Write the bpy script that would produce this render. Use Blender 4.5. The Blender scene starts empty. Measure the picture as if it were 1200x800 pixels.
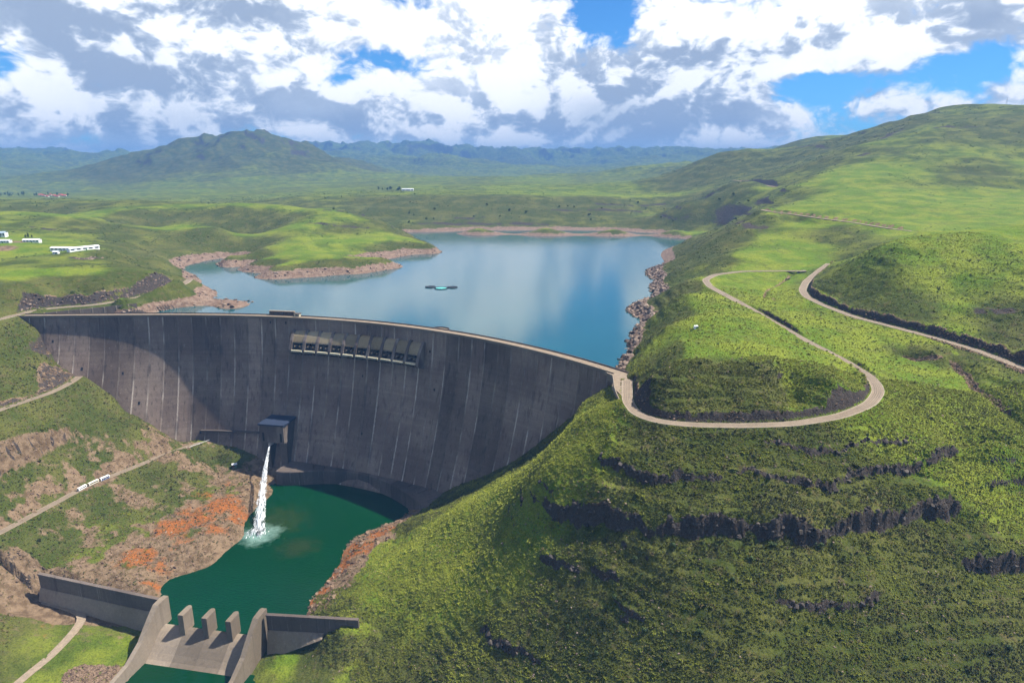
import bpy, bmesh, math, random
import numpy as np
from mathutils import Vector, Matrix

R = math.radians
random.seed(7)
rng = np.random.default_rng(11)
S = bpy.context.scene
COL = S.collection

# ------------------------------------------------------------------ camera, light, exposure
CAM_H = 165.0                      # metres above the dam crest (crest road = z 0)
FOC = 782.0 / 1200.0               # focal length in picture widths
PITCH = math.atan(205.0 / 782.0)
cam_d = bpy.data.cameras.new('camera')
cam_d.sensor_width = 36.0
cam_d.lens = 36.0 * FOC
cam_d.clip_start = 1.0
cam_d.clip_end = 90000.0
cam = bpy.data.objects.new('camera', cam_d)
COL.objects.link(cam)
cam.location = (0, 0, CAM_H)
cam.rotation_euler = (math.pi / 2 - PITCH, 0, 0)
S.camera = cam

SUN_AZ = R(12.0)                   # from +x towards +y (upstream)
SUN_EL = R(56.0)
sun_dir = Vector((math.cos(SUN_EL) * math.cos(SUN_AZ), math.cos(SUN_EL) * math.sin(SUN_AZ), math.sin(SUN_EL)))
sd = bpy.data.lights.new('sun', 'SUN')
sd.energy = 5.0
sd.angle = R(0.55)
sd.color = (1.0, 0.95, 0.86)
sun = bpy.data.objects.new('sun', sd)
COL.objects.link(sun)
sun.rotation_euler = sun_dir.to_track_quat('Z', 'Y').to_euler()
sun.location = (600, 300, 1200)

S.view_settings.view_transform = 'Standard'
S.view_settings.look = 'None'
S.view_settings.gamma = 1.0
S.view_settings.use_curve_mapping = False
S.view_settings.exposure = 1.08
S.render.engine = 'CYCLES'
S.cycles.use_denoising = True
S.cycles.denoiser = 'OPENIMAGEDENOISE'
S.cycles.max_bounces = 4
S.cycles.use_adaptive_sampling = True
S.cycles.adaptive_threshold = 0.03
S.cycles.diffuse_bounces = 2
S.cycles.glossy_bounces = 2
S.cycles.transparent_max_bounces = 12
S.cycles.volume_bounces = 0
S.cycles.caustics_reflective = False
S.cycles.caustics_refractive = False

CP, SP = math.cos(PITCH), math.sin(PITCH)
def ray(u, v):                     # direction through a point of the 1200 x 800 photograph
    b = (400.0 - v) / 782.0
    return ((u - 600.0) / 782.0, CP + b * SP, b * CP - SP)
def PZ(u, v, z):                   # the world point seen there that lies at height z
    r = ray(u, v); t = (z - CAM_H) / r[2]
    return (r[0] * t, r[1] * t, z)
def PY(u, v, y):                   # ... or at depth y
    r = ray(u, v); t = y / r[1]
    return (r[0] * t, y, CAM_H + r[2] * t)
def PROJ(x, y, z):
    d = y * CP - (z - CAM_H) * SP
    return 600 + 782 * x / d, 400 - 782 * ((z - CAM_H) * CP + y * SP) / d

# ------------------------------------------------------------------ node helpers
class NT:
    def __init__(s, tree): s.t = tree; s.n = tree.nodes; s.l = tree.links
    def new(s, kind, **kw):
        n = s.n.new(kind)
        for k, v in kw.items(): setattr(n, k, v)
        return n
    def put(s, sock, v):
        if isinstance(v, bpy.types.NodeSocket): s.l.new(v, sock)
        elif v is not None:
            if sock.type == 'RGBA' and not hasattr(v, '__len__'): v = (v, v, v, 1)
            elif sock.type == 'RGBA' and len(v) == 3: v = (*v, 1)
            elif sock.type == 'VECTOR' and not hasattr(v, '__len__'): v = (v, v, v)
            sock.default_value = v
    def math(s, op, a, b=None, c=None, clamp=False):
        n = s.new('ShaderNodeMath', operation=op, use_clamp=clamp)
        s.put(n.inputs[0], a)
        if b is not None: s.put(n.inputs[1], b)
        if c is not None: s.put(n.inputs[2], c)
        return n.outputs[0]
    def vmath(s, op, a, b=None, scale=None):
        n = s.new('ShaderNodeVectorMath', operation=op)
        s.put(n.inputs[0], a)
        if b is not None: s.put(n.inputs[1], b)
        if scale is not None: s.put(n.inputs[3], scale)
        return n.outputs[1] if op in ('DOT_PRODUCT', 'LENGTH', 'DISTANCE') else n.outputs[0]
    def mix(s, f, a, b, blend='MIX'):
        n = s.new('ShaderNodeMix', data_type='RGBA', blend_type=blend)
        n.clamp_factor = True
        s.put(n.inputs[0], f); s.put(n.inputs[6], a); s.put(n.inputs[7], b)
        return n.outputs[2]
    def noise(s, vec, scale, detail=4, rough=0.55, dist=0.0, out=0, lac=2.0, dim='3D'):
        n = s.new('ShaderNodeTexNoise', noise_dimensions=dim)
        if vec is not None: s.l.new(vec, n.inputs['Vector'])
        n.inputs['Scale'].default_value = scale; n.inputs['Detail'].default_value = detail
        n.inputs['Roughness'].default_value = rough; n.inputs['Distortion'].default_value = dist
        n.inputs['Lacunarity'].default_value = lac
        return n.outputs[out]
    def ramp(s, v, a, b, lo=0.0, hi=1.0, smooth=True):
        n = s.new('ShaderNodeMapRange', interpolation_type='SMOOTHSTEP' if smooth else 'LINEAR')
        s.put(n.inputs[0], v)
        for i, q in enumerate((a, b, lo, hi)): n.inputs[i + 1].default_value = q
        return n.outputs[0]
    def mapping(s, vec, scale=(1, 1, 1), loc=(0, 0, 0), rot=(0, 0, 0)):
        n = s.new('ShaderNodeMapping'); s.l.new(vec, n.inputs[0])
        n.inputs['Location'].default_value = loc; n.inputs['Rotation'].default_value = rot
        n.inputs['Scale'].default_value = scale
        return n.outputs[0]
    def bump(s, h, strength, dist, normal=None):
        n = s.new('ShaderNodeBump'); n.inputs['Strength'].default_value = strength
        n.inputs['Distance'].default_value = dist; s.l.new(h, n.inputs['Height'])
        if normal is not None: s.l.new(normal, n.inputs['Normal'])
        return n.outputs[0]

def new_mat(name):
    m = bpy.data.materials.new(name); m.use_nodes = True
    t = NT(m.node_tree); t.n.clear()
    out = t.new('ShaderNodeOutputMaterial'); p = t.new('ShaderNodeBsdfPrincipled')
    t.l.new(p.outputs[0], out.inputs[0])
    return m, t, p

def simple_mat(name, col, rough=0.7, var=0.25, scale=0.5, metal=0.0, bump=0.0, spec=0.3):
    m, t, p = new_mat(name)
    geo = t.new('ShaderNodeTexCoord').outputs['Object']
    n = t.noise(geo, scale, 5, 0.6)
    f = t.ramp(n, 0.3, 0.7, 1 - var, 1 + var * 0.6, False)
    c = t.mix(1.0, col, f, 'MULTIPLY')
    t.put(p.inputs['Base Color'], c)
    p.inputs['Roughness'].default_value = rough; p.inputs['Metallic'].default_value = metal
    p.inputs['Specular IOR Level'].default_value = spec
    if bump: t.put(p.inputs['Normal'], t.bump(n, 0.6, bump))
    return m

# ------------------------------------------------------------------ sky: sun-lit cumulus over a physical sky
W = bpy.data.worlds.new('World'); S.world = W; W.use_nodes = True
wt = NT(W.node_tree); wt.n.clear()
wout = wt.new('ShaderNodeOutputWorld'); wbg = wt.new('ShaderNodeBackground')
wt.l.new(wbg.outputs[0], wout.inputs[0])
sky = wt.new('ShaderNodeTexSky', sky_type='NISHITA')
sky.sun_disc = False; sky.sun_elevation = SUN_EL; sky.sun_rotation = R(90) - SUN_AZ
sky.altitude = 2000; sky.air_density = 1.0; sky.dust_density = 0.4; sky.ozone_density = 2.0
HAZE = 9.5e-5
SKY_STRENGTH = 0.105
gdir = wt.vmath('NORMALIZE', wt.new('ShaderNodeTexCoord').outputs['Generated'])
sx = wt.new('ShaderNodeSeparateXYZ'); wt.l.new(gdir, sx.inputs[0])
dx, dy, dz = sx.outputs
az = wt.math('ARCTAN2', dx, dy)                   # 0 = straight upstream, + to the right
el = wt.math('ARCSINE', dz)
cmb = wt.new('ShaderNodeCombineXYZ')
wt.put(cmb.inputs[0], az); wt.put(cmb.inputs[1], wt.math('MULTIPLY', el, 1.55)); wt.put(cmb.inputs[2], 0.37)
cv = cmb.outputs[0]
def blob(u, v, ru, rv):                           # a soft cloud bank / gap standing in one part of the sky
    r = ray(u, v); a0 = math.atan2(r[0], r[1]); e0 = math.atan2(r[2], math.hypot(r[0], r[1]))
    p = wt.math('DIVIDE', wt.math('SUBTRACT', az, a0), ru / 782.0)
    q = wt.math('DIVIDE', wt.math('SUBTRACT', el, e0), rv / 782.0)
    d2 = wt.math('ADD', wt.math('MULTIPLY', p, p), wt.math('MULTIPLY', q, q))
    return wt.math('EXPONENT', wt.math('MULTIPLY', d2, -1.0))
def density(vec):
    big = wt.noise(vec, 3.1, 2, 0.5, dim='2D')
    fine = wt.noise(vec, 8.0, 6, 0.58, dim='2D')
    return wt.math('ADD', wt.math('MULTIPLY', big, 0.62), wt.math('MULTIPLY', fine, 0.55))
def puffs(vec, sc):
    n = wt.new('ShaderNodeTexVoronoi', feature='F1', voronoi_dimensions='2D')
    wt.l.new(vec, n.inputs['Vector'])
    n.inputs['Scale'].default_value = sc; n.inputs['Detail'].default_value = 3.0
    n.inputs['Roughness'].default_value = 0.6; n.inputs['Lacunarity'].default_value = 2.3
    return wt.math('SUBTRACT', 0.75, n.outputs['Distance'])
wv = wt.new('ShaderNodeTexNoise', noise_dimensions='2D'); wt.l.new(cv, wv.inputs['Vector'])
wv.inputs['Scale'].default_value = 9.0; wv.inputs['Detail'].default_value = 3
cvw = wt.vmath('ADD', cv, wt.vmath('SCALE', wt.vmath('SUBTRACT', wv.outputs['Color'], (0.5, 0.5, 0.5)), scale=0.045))
def cloud_density(vec):
    d = density(vec)
    return wt.math('ADD', d, wt.math('ADD', wt.math('MULTIPLY', puffs(vec, 7.5), 0.26), wt.math('MULTIPLY', puffs(vec, 19.0), 0.17)))
D0 = cloud_density(cvw)
D1 = cloud_density(wt.vmath('ADD', cvw, (0.018, 0.040, 0.0)))
# banks of cloud and the blue gaps between them (they belong to this day's sky)
bank = None
for (u, v, ru, rv, a) in ((180, 110, 260, 80, .30), (60, 30, 140, 60, .22), (300, 30, 120, 50, .2), (520, 30, 190, 50, .20), (560, 130, 200, 50, .22), (740, 130, 130, 70, .30), (1080, 115, 120, 25, .2), (880, 150, 90, 25, .15),
                          (900, 30, 170, 55, .28), (1120, 40, 140, 45, .26), (640, 60, 90, 70, .12), (860, 130, 60, 40, .08), (1060, 110, 60, 22, .10),
                          (455, 70, 62, 24, -.36), (395, 95, 40, 16, -.22), (700, 12, 36, 34, -.40), (732, 40, 26, 30, -.26), (985, 98, 95, 24, -.34),
                          (940, 104, 45, 18, -.20), (1150, 76, 60, 16, -.30), (1100, 105, 40, 12, -.18), (2, 75, 22, 18, -.36), (390, 98, 22, 9, -.22)):
    g = wt.math('MULTIPLY', blob(u, v, ru, rv), a)
    bank = g if bank is None else wt.math('ADD', bank, g)
cover_d = wt.math('ADD', D0, bank)
cover = wt.ramp(cover_d, 0.46, 0.70)
lit = wt.ramp(wt.math('SUBTRACT', D0, D1), -0.16, 0.15)
dark = None                                        # thick cloud seen from below
for (u, v, ru, rv, a) in ((160, 110, 150, 55, .62), (255, 5, 110, 28, .60), (740, 125, 120, 55, .85), (640, 150, 160, 28, .45), (1110, 30, 130, 45, .55),
                          (340, 60, 60, 30, .25), (860, 60, 90, 25, .35), (1050, 110, 90, 30, .45), (60, 30, 60, 40, .35), (440, 130, 70, 30, .25), (330, 148, 200, 14, .35)):
    g = wt.math('MULTIPLY', blob(u, v, ru, rv), a)
    dark = g if dark is None else wt.math('ADD', dark, g)
soft = wt.noise(cvw, 5.0, 4, 0.55, dim='2D')
dark = wt.math('MULTIPLY', dark, 0.72)
shade = wt.math('SUBTRACT', wt.math('ADD', wt.math('MULTIPLY', lit, 0.88), wt.math('MULTIPLY', soft, 0.66)), dark)
thin = wt.ramp(cover_d, 0.60, 0.95, 0.16, 0.0)
shade = wt.math('ADD', shade, thin)
SKY_DIM = 0.66
cr = wt.new('ShaderNodeValToRGB'); wt.put(cr.inputs[0], shade)
e = cr.color_ramp.elements
e[0].position = 0.0; e[0].color = (0.30, 0.37, 0.49, 1)
e[1].position = 1.0; e[1].color = (1.0, 1.0, 1.0, 1)
for pos, c in ((0.26, (0.42, 0.49, 0.60, 1)), (0.48, (0.64, 0.69, 0.77, 1)), (0.70, (0.90, 0.92, 0.95, 1))):
    q = e.new(pos); q.color = c
cloud_col = wt.mix(1.0, cr.outputs[0], SKY_DIM, 'MULTIPLY')
blue = wt.mix(1.0, sky.outputs[0], (SKY_STRENGTH * 0.22, SKY_STRENGTH * 0.50, SKY_STRENGTH * 0.74), 'MULTIPLY')
hor = wt.ramp(dz, -0.01, 0.05, 0.0, 1.0)           # pale strip of far cloud low down
low = wt.mix(hor, (0.42, 0.52, 0.64, 1), wt.mix(cover, blue, cloud_col))
gnd = wt.ramp(dz, -0.06, -0.01)
wt.put(wbg.inputs['Color'], wt.mix(gnd, (0.07, 0.09, 0.07, 1), low))
wbg.inputs['Strength'].default_value = 1.0
W.cycles.sampling_method = 'MANUAL'; W.cycles.sample_map_resolution = 128

# ------------------------------------------------------------------ tags and mesh helpers
def tag(o, label=None, cat=None, group=None, kind=None):
    if label: o['label'] = label
    if cat: o['category'] = cat
    if group: o['group'] = group
    if kind: o['kind'] = kind
    return o
def link(name, me, mat=None, parent=None, loc=(0, 0, 0)):
    o = bpy.data.objects.new(name, me); COL.objects.link(o)
    if mat is not None and me is not None and not me.materials: me.materials.append(mat)
    if parent is not None: o.parent = parent
    o.location = loc
    return o
def empty(name, loc=(0, 0, 0), rz=0.0, **kw):
    o = bpy.data.objects.new(name, None); COL.objects.link(o)
    o.empty_display_size = 2.0
    o.location = loc; o.rotation_euler = (0, 0, rz)
    return tag(o, **kw)
def mesh_np(name, verts, quads, smooth=True):
    verts = np.asarray(verts, dtype=np.float32); quads = np.asarray(quads, dtype=np.int32)
    me = bpy.data.meshes.new(name)
    k = quads.shape[1]
    me.vertices.add(len(verts)); me.vertices.foreach_set('co', verts.ravel())
    me.loops.add(quads.size); me.loops.foreach_set('vertex_index', quads.ravel())
    me.polygons.add(len(quads)); me.polygons.foreach_set('loop_start', np.arange(0, quads.size, k, dtype=np.int32))
    me.polygons.foreach_set('use_smooth', np.full(len(quads), smooth, dtype=bool))
    me.update(calc_edges=True); me.validate()
    return me
class MB:                                           # collects simple solids into one mesh
    def __init__(s): s.v = []; s.f = []
    def box(s, x0, x1, y0, y1, z0, z1):
        b = len(s.v)
        s.v += [(x, y, z) for z in (z0, z1) for (x, y) in ((x0, y0), (x1, y0), (x1, y1), (x0, y1))]
        s.f += [tuple(b + i for i in q) for q in ((0, 3, 2, 1), (4, 5, 6, 7), (0, 1, 5, 4), (1, 2, 6, 5), (2, 3, 7, 6), (3, 0, 4, 7))]
        return s
    def loft(s, rings, cap=True, closed=True):      # rings of equal length, joined one after the other
        b = len(s.v); n = len(rings[0])
        for r in rings: s.v += [tuple(p) for p in r]
        for i in range(len(rings) - 1):
            for j in range(n if closed else n - 1):
                k = (j + 1) % n
                s.f.append((b + i * n + j, b + i * n + k, b + (i + 1) * n + k, b + (i + 1) * n + j))
        if cap and closed:
            s.f.append(tuple(b + j for j in reversed(range(n))))
            s.f.append(tuple(b + (len(rings) - 1) * n + j for j in range(n)))
        return s
    def tube(s, p0, p1, r0, r1=None, n=8):
        p0, p1 = Vector(p0), Vector(p1); r1 = r0 if r1 is None else r1
        q = (p1 - p0).to_track_quat('Z', 'Y'); rings = []
        for p, r in ((p0, r0), (p1, r1)):
            rings.append([p + q @ Vector((r * math.cos(2 * math.pi * i / n), r * math.sin(2 * math.pi * i / n), 0)) for i in range(n)])
        return s.loft(rings)
    def build(s, name, mat, parent=None, smooth=False, loc=(0, 0, 0), bevel=0.0):
        me = bpy.data.meshes.new(name); me.from_pydata(s.v, [], s.f); me.update()
        bm = bmesh.new(); bm.from_mesh(me)
        bmesh.ops.recalc_face_normals(bm, faces=bm.faces)
        if bevel: bmesh.ops.bevel(bm, geom=list(bm.edges), offset=bevel, segments=1, affect='EDGES', clamp_overlap=True)
        bm.to_mesh(me); bm.free()
        if smooth: me.shade_smooth()
        return link(name, me, mat, parent, loc)

# ------------------------------------------------------------------ numpy noise
_perm = rng.permutation(4096).astype(np.int64)
_ga = rng.random(4096) * 2 * np.pi
_gx, _gy = np.cos(_ga).astype(np.float32), np.sin(_ga).astype(np.float32)
def perlin(x, y):
    xi = np.floor(x).astype(np.int64); yi = np.floor(y).astype(np.int64)
    xf = (x - xi).astype(np.float32); yf = (y - yi).astype(np.float32)
    def g(ix, iy, fx, fy):
        h = _perm[(_perm[ix & 4095] + iy) & 4095]
        return _gx[h] * fx + _gy[h] * fy
    u = xf * xf * xf * (xf * (xf * 6 - 15) + 10); v = yf * yf * yf * (yf * (yf * 6 - 15) + 10)
    a = g(xi, yi, xf, yf); b = g(xi + 1, yi, xf - 1, yf)
    c = g(xi, yi + 1, xf, yf - 1); d = g(xi + 1, yi + 1, xf - 1, yf - 1)
    return (a + (b - a) * u + (c - a) * v + (a - b - c + d) * u * v) * 1.5
def fbm(x, y, size, octv=4, gain=0.5, ridge=False):
    t = np.zeros(np.shape(x), np.float32); a = 1.0; n = 0.0; s = 1.0 / size
    for i in range(octv):
        p = perlin(x * s + 17.3 * i, y * s - 9.1 * i)
        if ridge: p = 1.0 - 2.0 * np.abs(p)
        t += a * p; n += a; a *= gain; s *= 2.03
    return t / n
def sstep(a, b, x):
    t = np.clip((x - a) / (b - a), 0, 1); return t * t * (3 - 2 * t)

# ------------------------------------------------------------------ plan of the dam
LAKE_Z, POOL_Z, TAIL_Z = -15.0, -172.0, -186.0
crest_px = [(28, 370.5), (120, 370), (200, 369.6), (260, 369.8), (330, 371.5), (400, 376), (450, 380.5), (500, 387), (550, 395), (600, 405), (650, 416.5), (690, 427.5), (722, 439)]
cpts = np.array([PZ(u, v, 0.0)[:2] for u, v in crest_px])
tt = np.concatenate([[0], np.cumsum(np.hypot(*np.diff(cpts, axis=0).T))]); tt /= tt[-1]
cfx, cfy = np.polyfit(tt, cpts[:, 0], 4), np.polyfit(tt, cpts[:, 1], 4)
ts = np.linspace(-0.015, 1.01, 400)
cl = np.stack([np.polyval(cfx, ts), np.polyval(cfy, ts)], 1)
cs = np.concatenate([[0], np.cumsum(np.hypot(*np.diff(cl, axis=0).T))])
CREST_LEN = cs[-1]
def crest(s):
    return np.array([np.interp(s, cs, cl[:, 0]), np.interp(s, cs, cl[:, 1])])
def crest_n(s):                                     # horizontal normal pointing downstream
    a, b = crest(max(s - 3, 0)), crest(min(s + 3, CREST_LEN)); d = (b - a) / np.linalg.norm(b - a)
    return np.array([d[1], -d[0]])
def face_off(s, h):                                 # how far the downstream face stands out at depth h below the crest
    k = 1.0 + 1.5 * max(0.0, 1 - s / 195.0)
    q = h / 175.0
    return k * (50.0 * max(q, 0) ** 1.55)
def face_pt(s, z, out=0.0):
    n = crest_n(s); p = crest(s) + n * (face_off(s, -z) + out)
    return Vector((p[0], p[1], z))

# ------------------------------------------------------------------ lie of the land: surveyed points
CT = []
def pz(z, *uv):
    for u, v in uv: CT.append(PZ(u, v, z))
def py(y, *uv):
    for u, v in uv: CT.append(PY(u, v, y))
def pl_(z, *uv):                    # under water: placed by its spot on the lake surface
    for u, v in uv: q = PZ(u, v, LAKE_Z); CT.append((q[0], q[1], z))
def pw(*p): CT.extend(p)

# roads: (u, v, z) along the centre line
ROADS = {
 'crest_loop_road': (3.6, [(735, 446, 0), (735, 470, 0), (745, 485, 0.3), (770, 494, 0.8), (810, 498, 1.6), (870, 499, 3), (930, 497, 4.5), (985, 488, 6.5), (1020, 474, 9), (1031, 458, 11), (1022, 443, 13), (990, 423, 16), (945, 400, 20), (900, 374, 24), (862, 352, 27), (832, 336, 30), (826, 328, 31), (838, 322, 32), (870, 318, 33), (915, 317.5, 34), (945, 317.5, 35)]),
 'upper_road': (3.6, [(1300, 463, 12), (1200, 432, 14), (1150, 412, 15), (1100, 397, 17), (1050, 384, 19), (1000, 371, 22), (968, 359, 25), (945, 348, 28), (940, 340, 29), (944, 331, 31), (953, 323, 33.5), (962, 316, 36), (972, 309, 39)]),
 'lake_road': (4.2, [(-60, 387, 1), (0, 374, 0.8), (20, 369, 0.6), (40, 363.5, 0.8), (70, 360.3, 1), (110, 357.5, 1.5), (150, 351, 2), (185, 343, 2.5), (208, 336, 3), (219, 331, 3.5), (222, 327.5, 4)]),
 'abutment_road': (4.0, [(-60, 505, -58), (0, 480, -60), (30, 470, -61.5), (60, 460, -63), (82, 449, -64.5), (97, 438, -66)]),
 'outlet_road': (3.8, [(-60, 652, -128), (0, 624, -131), (50, 597, -133), (100, 570, -135), (150, 550, -137), (200, 530, -138), (236, 518, -139)]),
 'weir_track': (3.2, [(5, 815, -179.5), (20, 800, -179), (60, 768, -178), (85, 742, -177), (98, 724, -176.5), (93, 716, -176.2), (75, 710, -176), (52, 704, -175.5)]),
 'hill_road': (3.8, [(1068, 271, 72), (1040, 267.5, 74), (1000, 261, 77), (960, 256, 80), (925, 251, 83), (900, 248, 85), (892, 246, 86)]),
 'pass_road': (5.0, [(908, 220, 108), (890, 217, 110), (870, 213.5, 113), (858, 212, 115)]),
}
# rock cuttings beside the roads: (road, from u, to u, side, height, steepness); side +1 = left of travel
BANKS = [('crest_loop_road', 735, 1026, 1, 6.5, 2.4), ('upper_road', 1250, 950, -1, 8.0, 2.2), ('lake_road', 30, 216, 1, 15.0, 1.8), ('hill_road', 1068, 900, -1, 6.0, 1.6), ('pass_road', 908, 862, -1, 9.0, 1.2), ('outlet_road', -20, 225, 1, 3.0, 0.8), ('abutment_road', -20, 80, 1, 4.0, 1.2)]
bank_e = [None]
road_pts = {}
for k, (hw, pts) in ROADS.items():
    q = np.array([PZ(*p) for p in pts]); road_pts[k] = q
    # smooth resample
    d = np.concatenate([[0], np.cumsum(np.hypot(*np.diff(q[:, :2], axis=0).T))])
    n = max(8, int(d[-1] / 4.0)); s = np.linspace(0, d[-1], n)
    r = np.stack([np.interp(s, d, q[:, i]) for i in range(3)], 1)
    for _ in range(6 if k != 'weir_track' else 3):
        r[1:-1] = 0.25 * r[:-2] + 0.5 * r[1:-1] + 0.25 * r[2:]
    road_pts[k] = r
    for p in q[::2]: CT.append(tuple(p))

# --- right bank: abutment, spur in front, plateau inside the road loop
pw((96, 512, 2), (62, 545, -38), (34, 566, -72), (4, 588, -106), (-48, 612, -142), (-104, 625, -170))
pw((70, 590, -40), (20, 640, -100), (-60, 680, -150))              # behind the dam, under the lake
pz(POOL_Z - 4, (470, 604), (400, 628), (386, 665), (345, 720))
pz(POOL_Z + 8, (470, 612), (428, 640), (412, 672), (388, 705)); pz(POOL_Z + 19, (470, 640), (440, 672), (425, 705))
py(520, (640, 530)); py(490, (600, 565)); py(500, (540, 600)); py(447, (560, 640)); py(430, (500, 690))
py(420, (640, 560)); py(392, (640, 620)); py(358, (640, 700)); py(318, (640, 800)); py(355, (500, 800)); py(397, (420, 770)); py(425, (430, 728))
py(398, (720, 540)); py(380, (720, 580)); py(352, (720, 660)); py(330, (720, 720)); py(300, (720, 800))
py(440, (690, 505)); py(470, (680, 490))
py(392, (870, 530)); py(372, (870, 565)); py(355, (870, 600)); py(326, (870, 660)); py(300, (870, 730)); py(276, (870, 800))
py(400, (1000, 515)); py(374, (1000, 555)); py(350, (1000, 600)); py(320, (1000, 670)); py(276, (1000, 800))
py(415, (1085, 505)); py(385, (1100, 540)); py(350, (1100, 610)); py(318, (1100, 690)); py(278, (1100, 800))
py(402, (1150, 540)); py(372, (1200, 580)); py(338, (1200, 650)); py(310, (1200, 715)); py(280, (1200, 800))
pw((420, 400, -40), (400, 330, -75), (330, 250, -110), (200, 200, -130), (60, 220, -150), (-60, 250, -170), (480, 330, -40), (500, 420, 0))
pw((0, 100, -175), (300, 100, -160), (-200, 150, -185))
py(438, (780, 455)); pz(27, (790, 424), (850, 424), (905, 432)); pz(19, (950, 450), (985, 462)); pz(12, (985, 475)); py(425, (870, 474), (820, 474)); py(440, (930, 470))
pz(30, (800, 405), (860, 400), (910, 410)); pz(32, (820, 370), (860, 375)); pz(30, (800, 345), (830, 345)); pz(14, (765, 415)); pz(24, (780, 385)); pz(24, (800, 330)); pz(20, (762, 440)); py(470, (752, 456))
pz(LAKE_Z, (728, 430), (740, 402), (755, 375), (768, 345), (770, 330), (778, 308), (786, 290))
pz(-2, (744, 410), (757, 385), (778, 345)); pz(5, (790, 318), (800, 300))
pl_(-32, (715, 415), (725, 385), (740, 345), (750, 305), (765, 287))
# east valley and gully
pz(8, (1070, 418)); pz(3, (1140, 452)); pz(-4, (1200, 493)); pz(-14, (1290, 560)); pz(14, (1040, 405)); pz(19, (1000, 392)); pz(24, (960, 372)); pz(27, (930, 355)); pz(26, (905, 345)); pz(28, (900, 332)); pz(31, (925, 327))
pz(13, (1060, 440)); pz(6, (1100, 465)); pz(-2, (1160, 510)); pz(9, (1140, 430)); pz(6, (1200, 465))
# mound above the upper road
pz(32, (1050, 362)); pz(38, (1000, 340)); pz(30, (1130, 392)); pz(28, (1200, 412)); pz(44, (1120, 345)); pz(48, (1200, 352)); pz(66, (1050, 312)); pz(70, (1150, 308)); pz(72, (1200, 310))
py(735, (1035, 290)); py(720, (1100, 284), (1160, 280)); py(800, (1060, 277)); py(810, (1120, 271), (1200, 264)); py(900, (1300, 262)); py(780, (985, 311))
py(980, (1120, 274)); py(1000, (1200, 270))
# slopes beyond the head of the valley
pz(36, (920, 312), (980, 309)); pz(50, (960, 285)); pz(62, (1020, 280)); pz(62, (930, 265)); pz(68, (880, 262)); pz(40, (860, 300)); pz(52, (900, 282)); pz(30, (850, 312)); pz(14, (805, 310)); pz(45, (840, 278)); pz(0, (795, 290))
py(1250, (880, 255)); py(1330, (860, 262)); pz(0, (800, 283), (840, 270))
# big hill on the right
py(1250, (1000, 250)); py(1150, (1100, 258)); py(1150, (1200, 256)); py(1500, (1000, 225), (1100, 228), (1200, 225)); py(1400, (930, 238)); py(1800, (960, 205), (1050, 195), (1150, 185), (1200, 188)); py(1700, (915, 222))
py(2150, (1000, 172), (1080, 155)); py(2450, (1045, 144), (1080, 135), (1110, 130)); py(2600, (1105, 127.5), (1140, 129), (1170, 131), (1205, 131), (1300, 140)); pw((1500, 3200, 250), (2200, 3200, 250), (900, 3000, 220)); py(2300, (960, 188)); py(2500, (985, 168))
py(1900, (880, 222)); py(2100, (900, 210)); py(2100, (850, 216)); py(2600, (900, 196)); py(2000, (800, 237))
py(3300, (880, 190)); py(3600, (925, 170), (950, 164.5), (975, 163), (1000, 163)); pw((1300, 4600, 200), (1700, 4600, 220)); py(4200, (845, 194)); py(3400, (850, 205))
# --- left bank: dam end, slopes down to the pool
pw((-572, 752, 0), (-540, 742, -28), (-516, 736, -58), (-470, 728, -85), (-420, 716, -116), (-378, 704, -141), (-330, 690, -160), (-270, 665, -172))
pw((-540, 790, -30), (-450, 790, -90), (-380, 780, -130))
pz(-8, (0, 388), (-60, 400)); pz(-28, (0, 415), (40, 402)); pz(-50, (0, 455), (50, 440)); pz(-54, (75, 436))
pz(-78, (0, 515), (60, 490)); pz(-84, (100, 470)); pz(-100, (0, 555), (60, 530), (120, 500)); pz(-118, (60, 562), (120, 535), (180, 510)); pz(-121, (0, 600)); pz(-131, (205, 517))
pz(-145, (60, 608), (120, 585), (180, 560), (230, 540)); pz(-149, (0, 655)); pz(-156, (110, 625), (180, 592), (240, 560)); pz(-160, (60, 660)); pz(-163, (150, 650), (210, 610), (262, 570)); pz(-160, (282, 548)); pz(-150, (265, 533))
pz(POOL_Z - 3, (304, 598), (290, 625), (262, 657), (225, 678), (192, 695)); pz(POOL_Z + 5, (292, 590), (278, 620), (245, 650), (180, 690)); pz(POOL_Z + 8, (298, 570), (140, 682)); pz(-163, (70, 690)); pz(-160, (30, 685))
pz(-175, (50, 745)); pz(-170, (0, 760)); pz(-176, (0, 830)); pz(-180, (140, 745), (110, 770)); pz(-182, (160, 765)); pz(-181, (60, 805)); pz(-183, (140, 810)); pz(-164, (0, 710))
pz(POOL_Z - 14, (350, 610), (300, 660), (250, 710), (400, 600)); pz(TAIL_Z - 8, (240, 790), (230, 830), (200, 850)); pz(-181, (330, 790), (325, 765)); pz(-178, (360, 765)); pz(-184, (320, 830)); pz(-160, (400, 742))
# promontory with the white sheds
pz(18, (60, 340), (120, 336), (170, 330)); pz(17, (200, 325)); pz(24, (20, 340)); pz(30, (60, 315), (130, 312)); py(1040, (60, 297), (110, 293), (0, 300)); py(1060, (135, 297)); pz(20, (180, 317)); pz(14, (212, 329))
pz(-3, (225, 342), (190, 352)); pz(LAKE_Z, (268, 362), (262, 352), (235, 338)); pz(-30, (255, 330), (290, 345), (320, 350), (250, 322)); pz(LAKE_Z - 6, (200, 368)); pz(0, (150, 358)); pz(-12, (100, 368))
pz(-24, (222, 323)); py(1150, (30, 283), (90, 288)); py(1200, (0, 280)); pw((-640, 1150, 15), (-600, 1190, -8))
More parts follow.
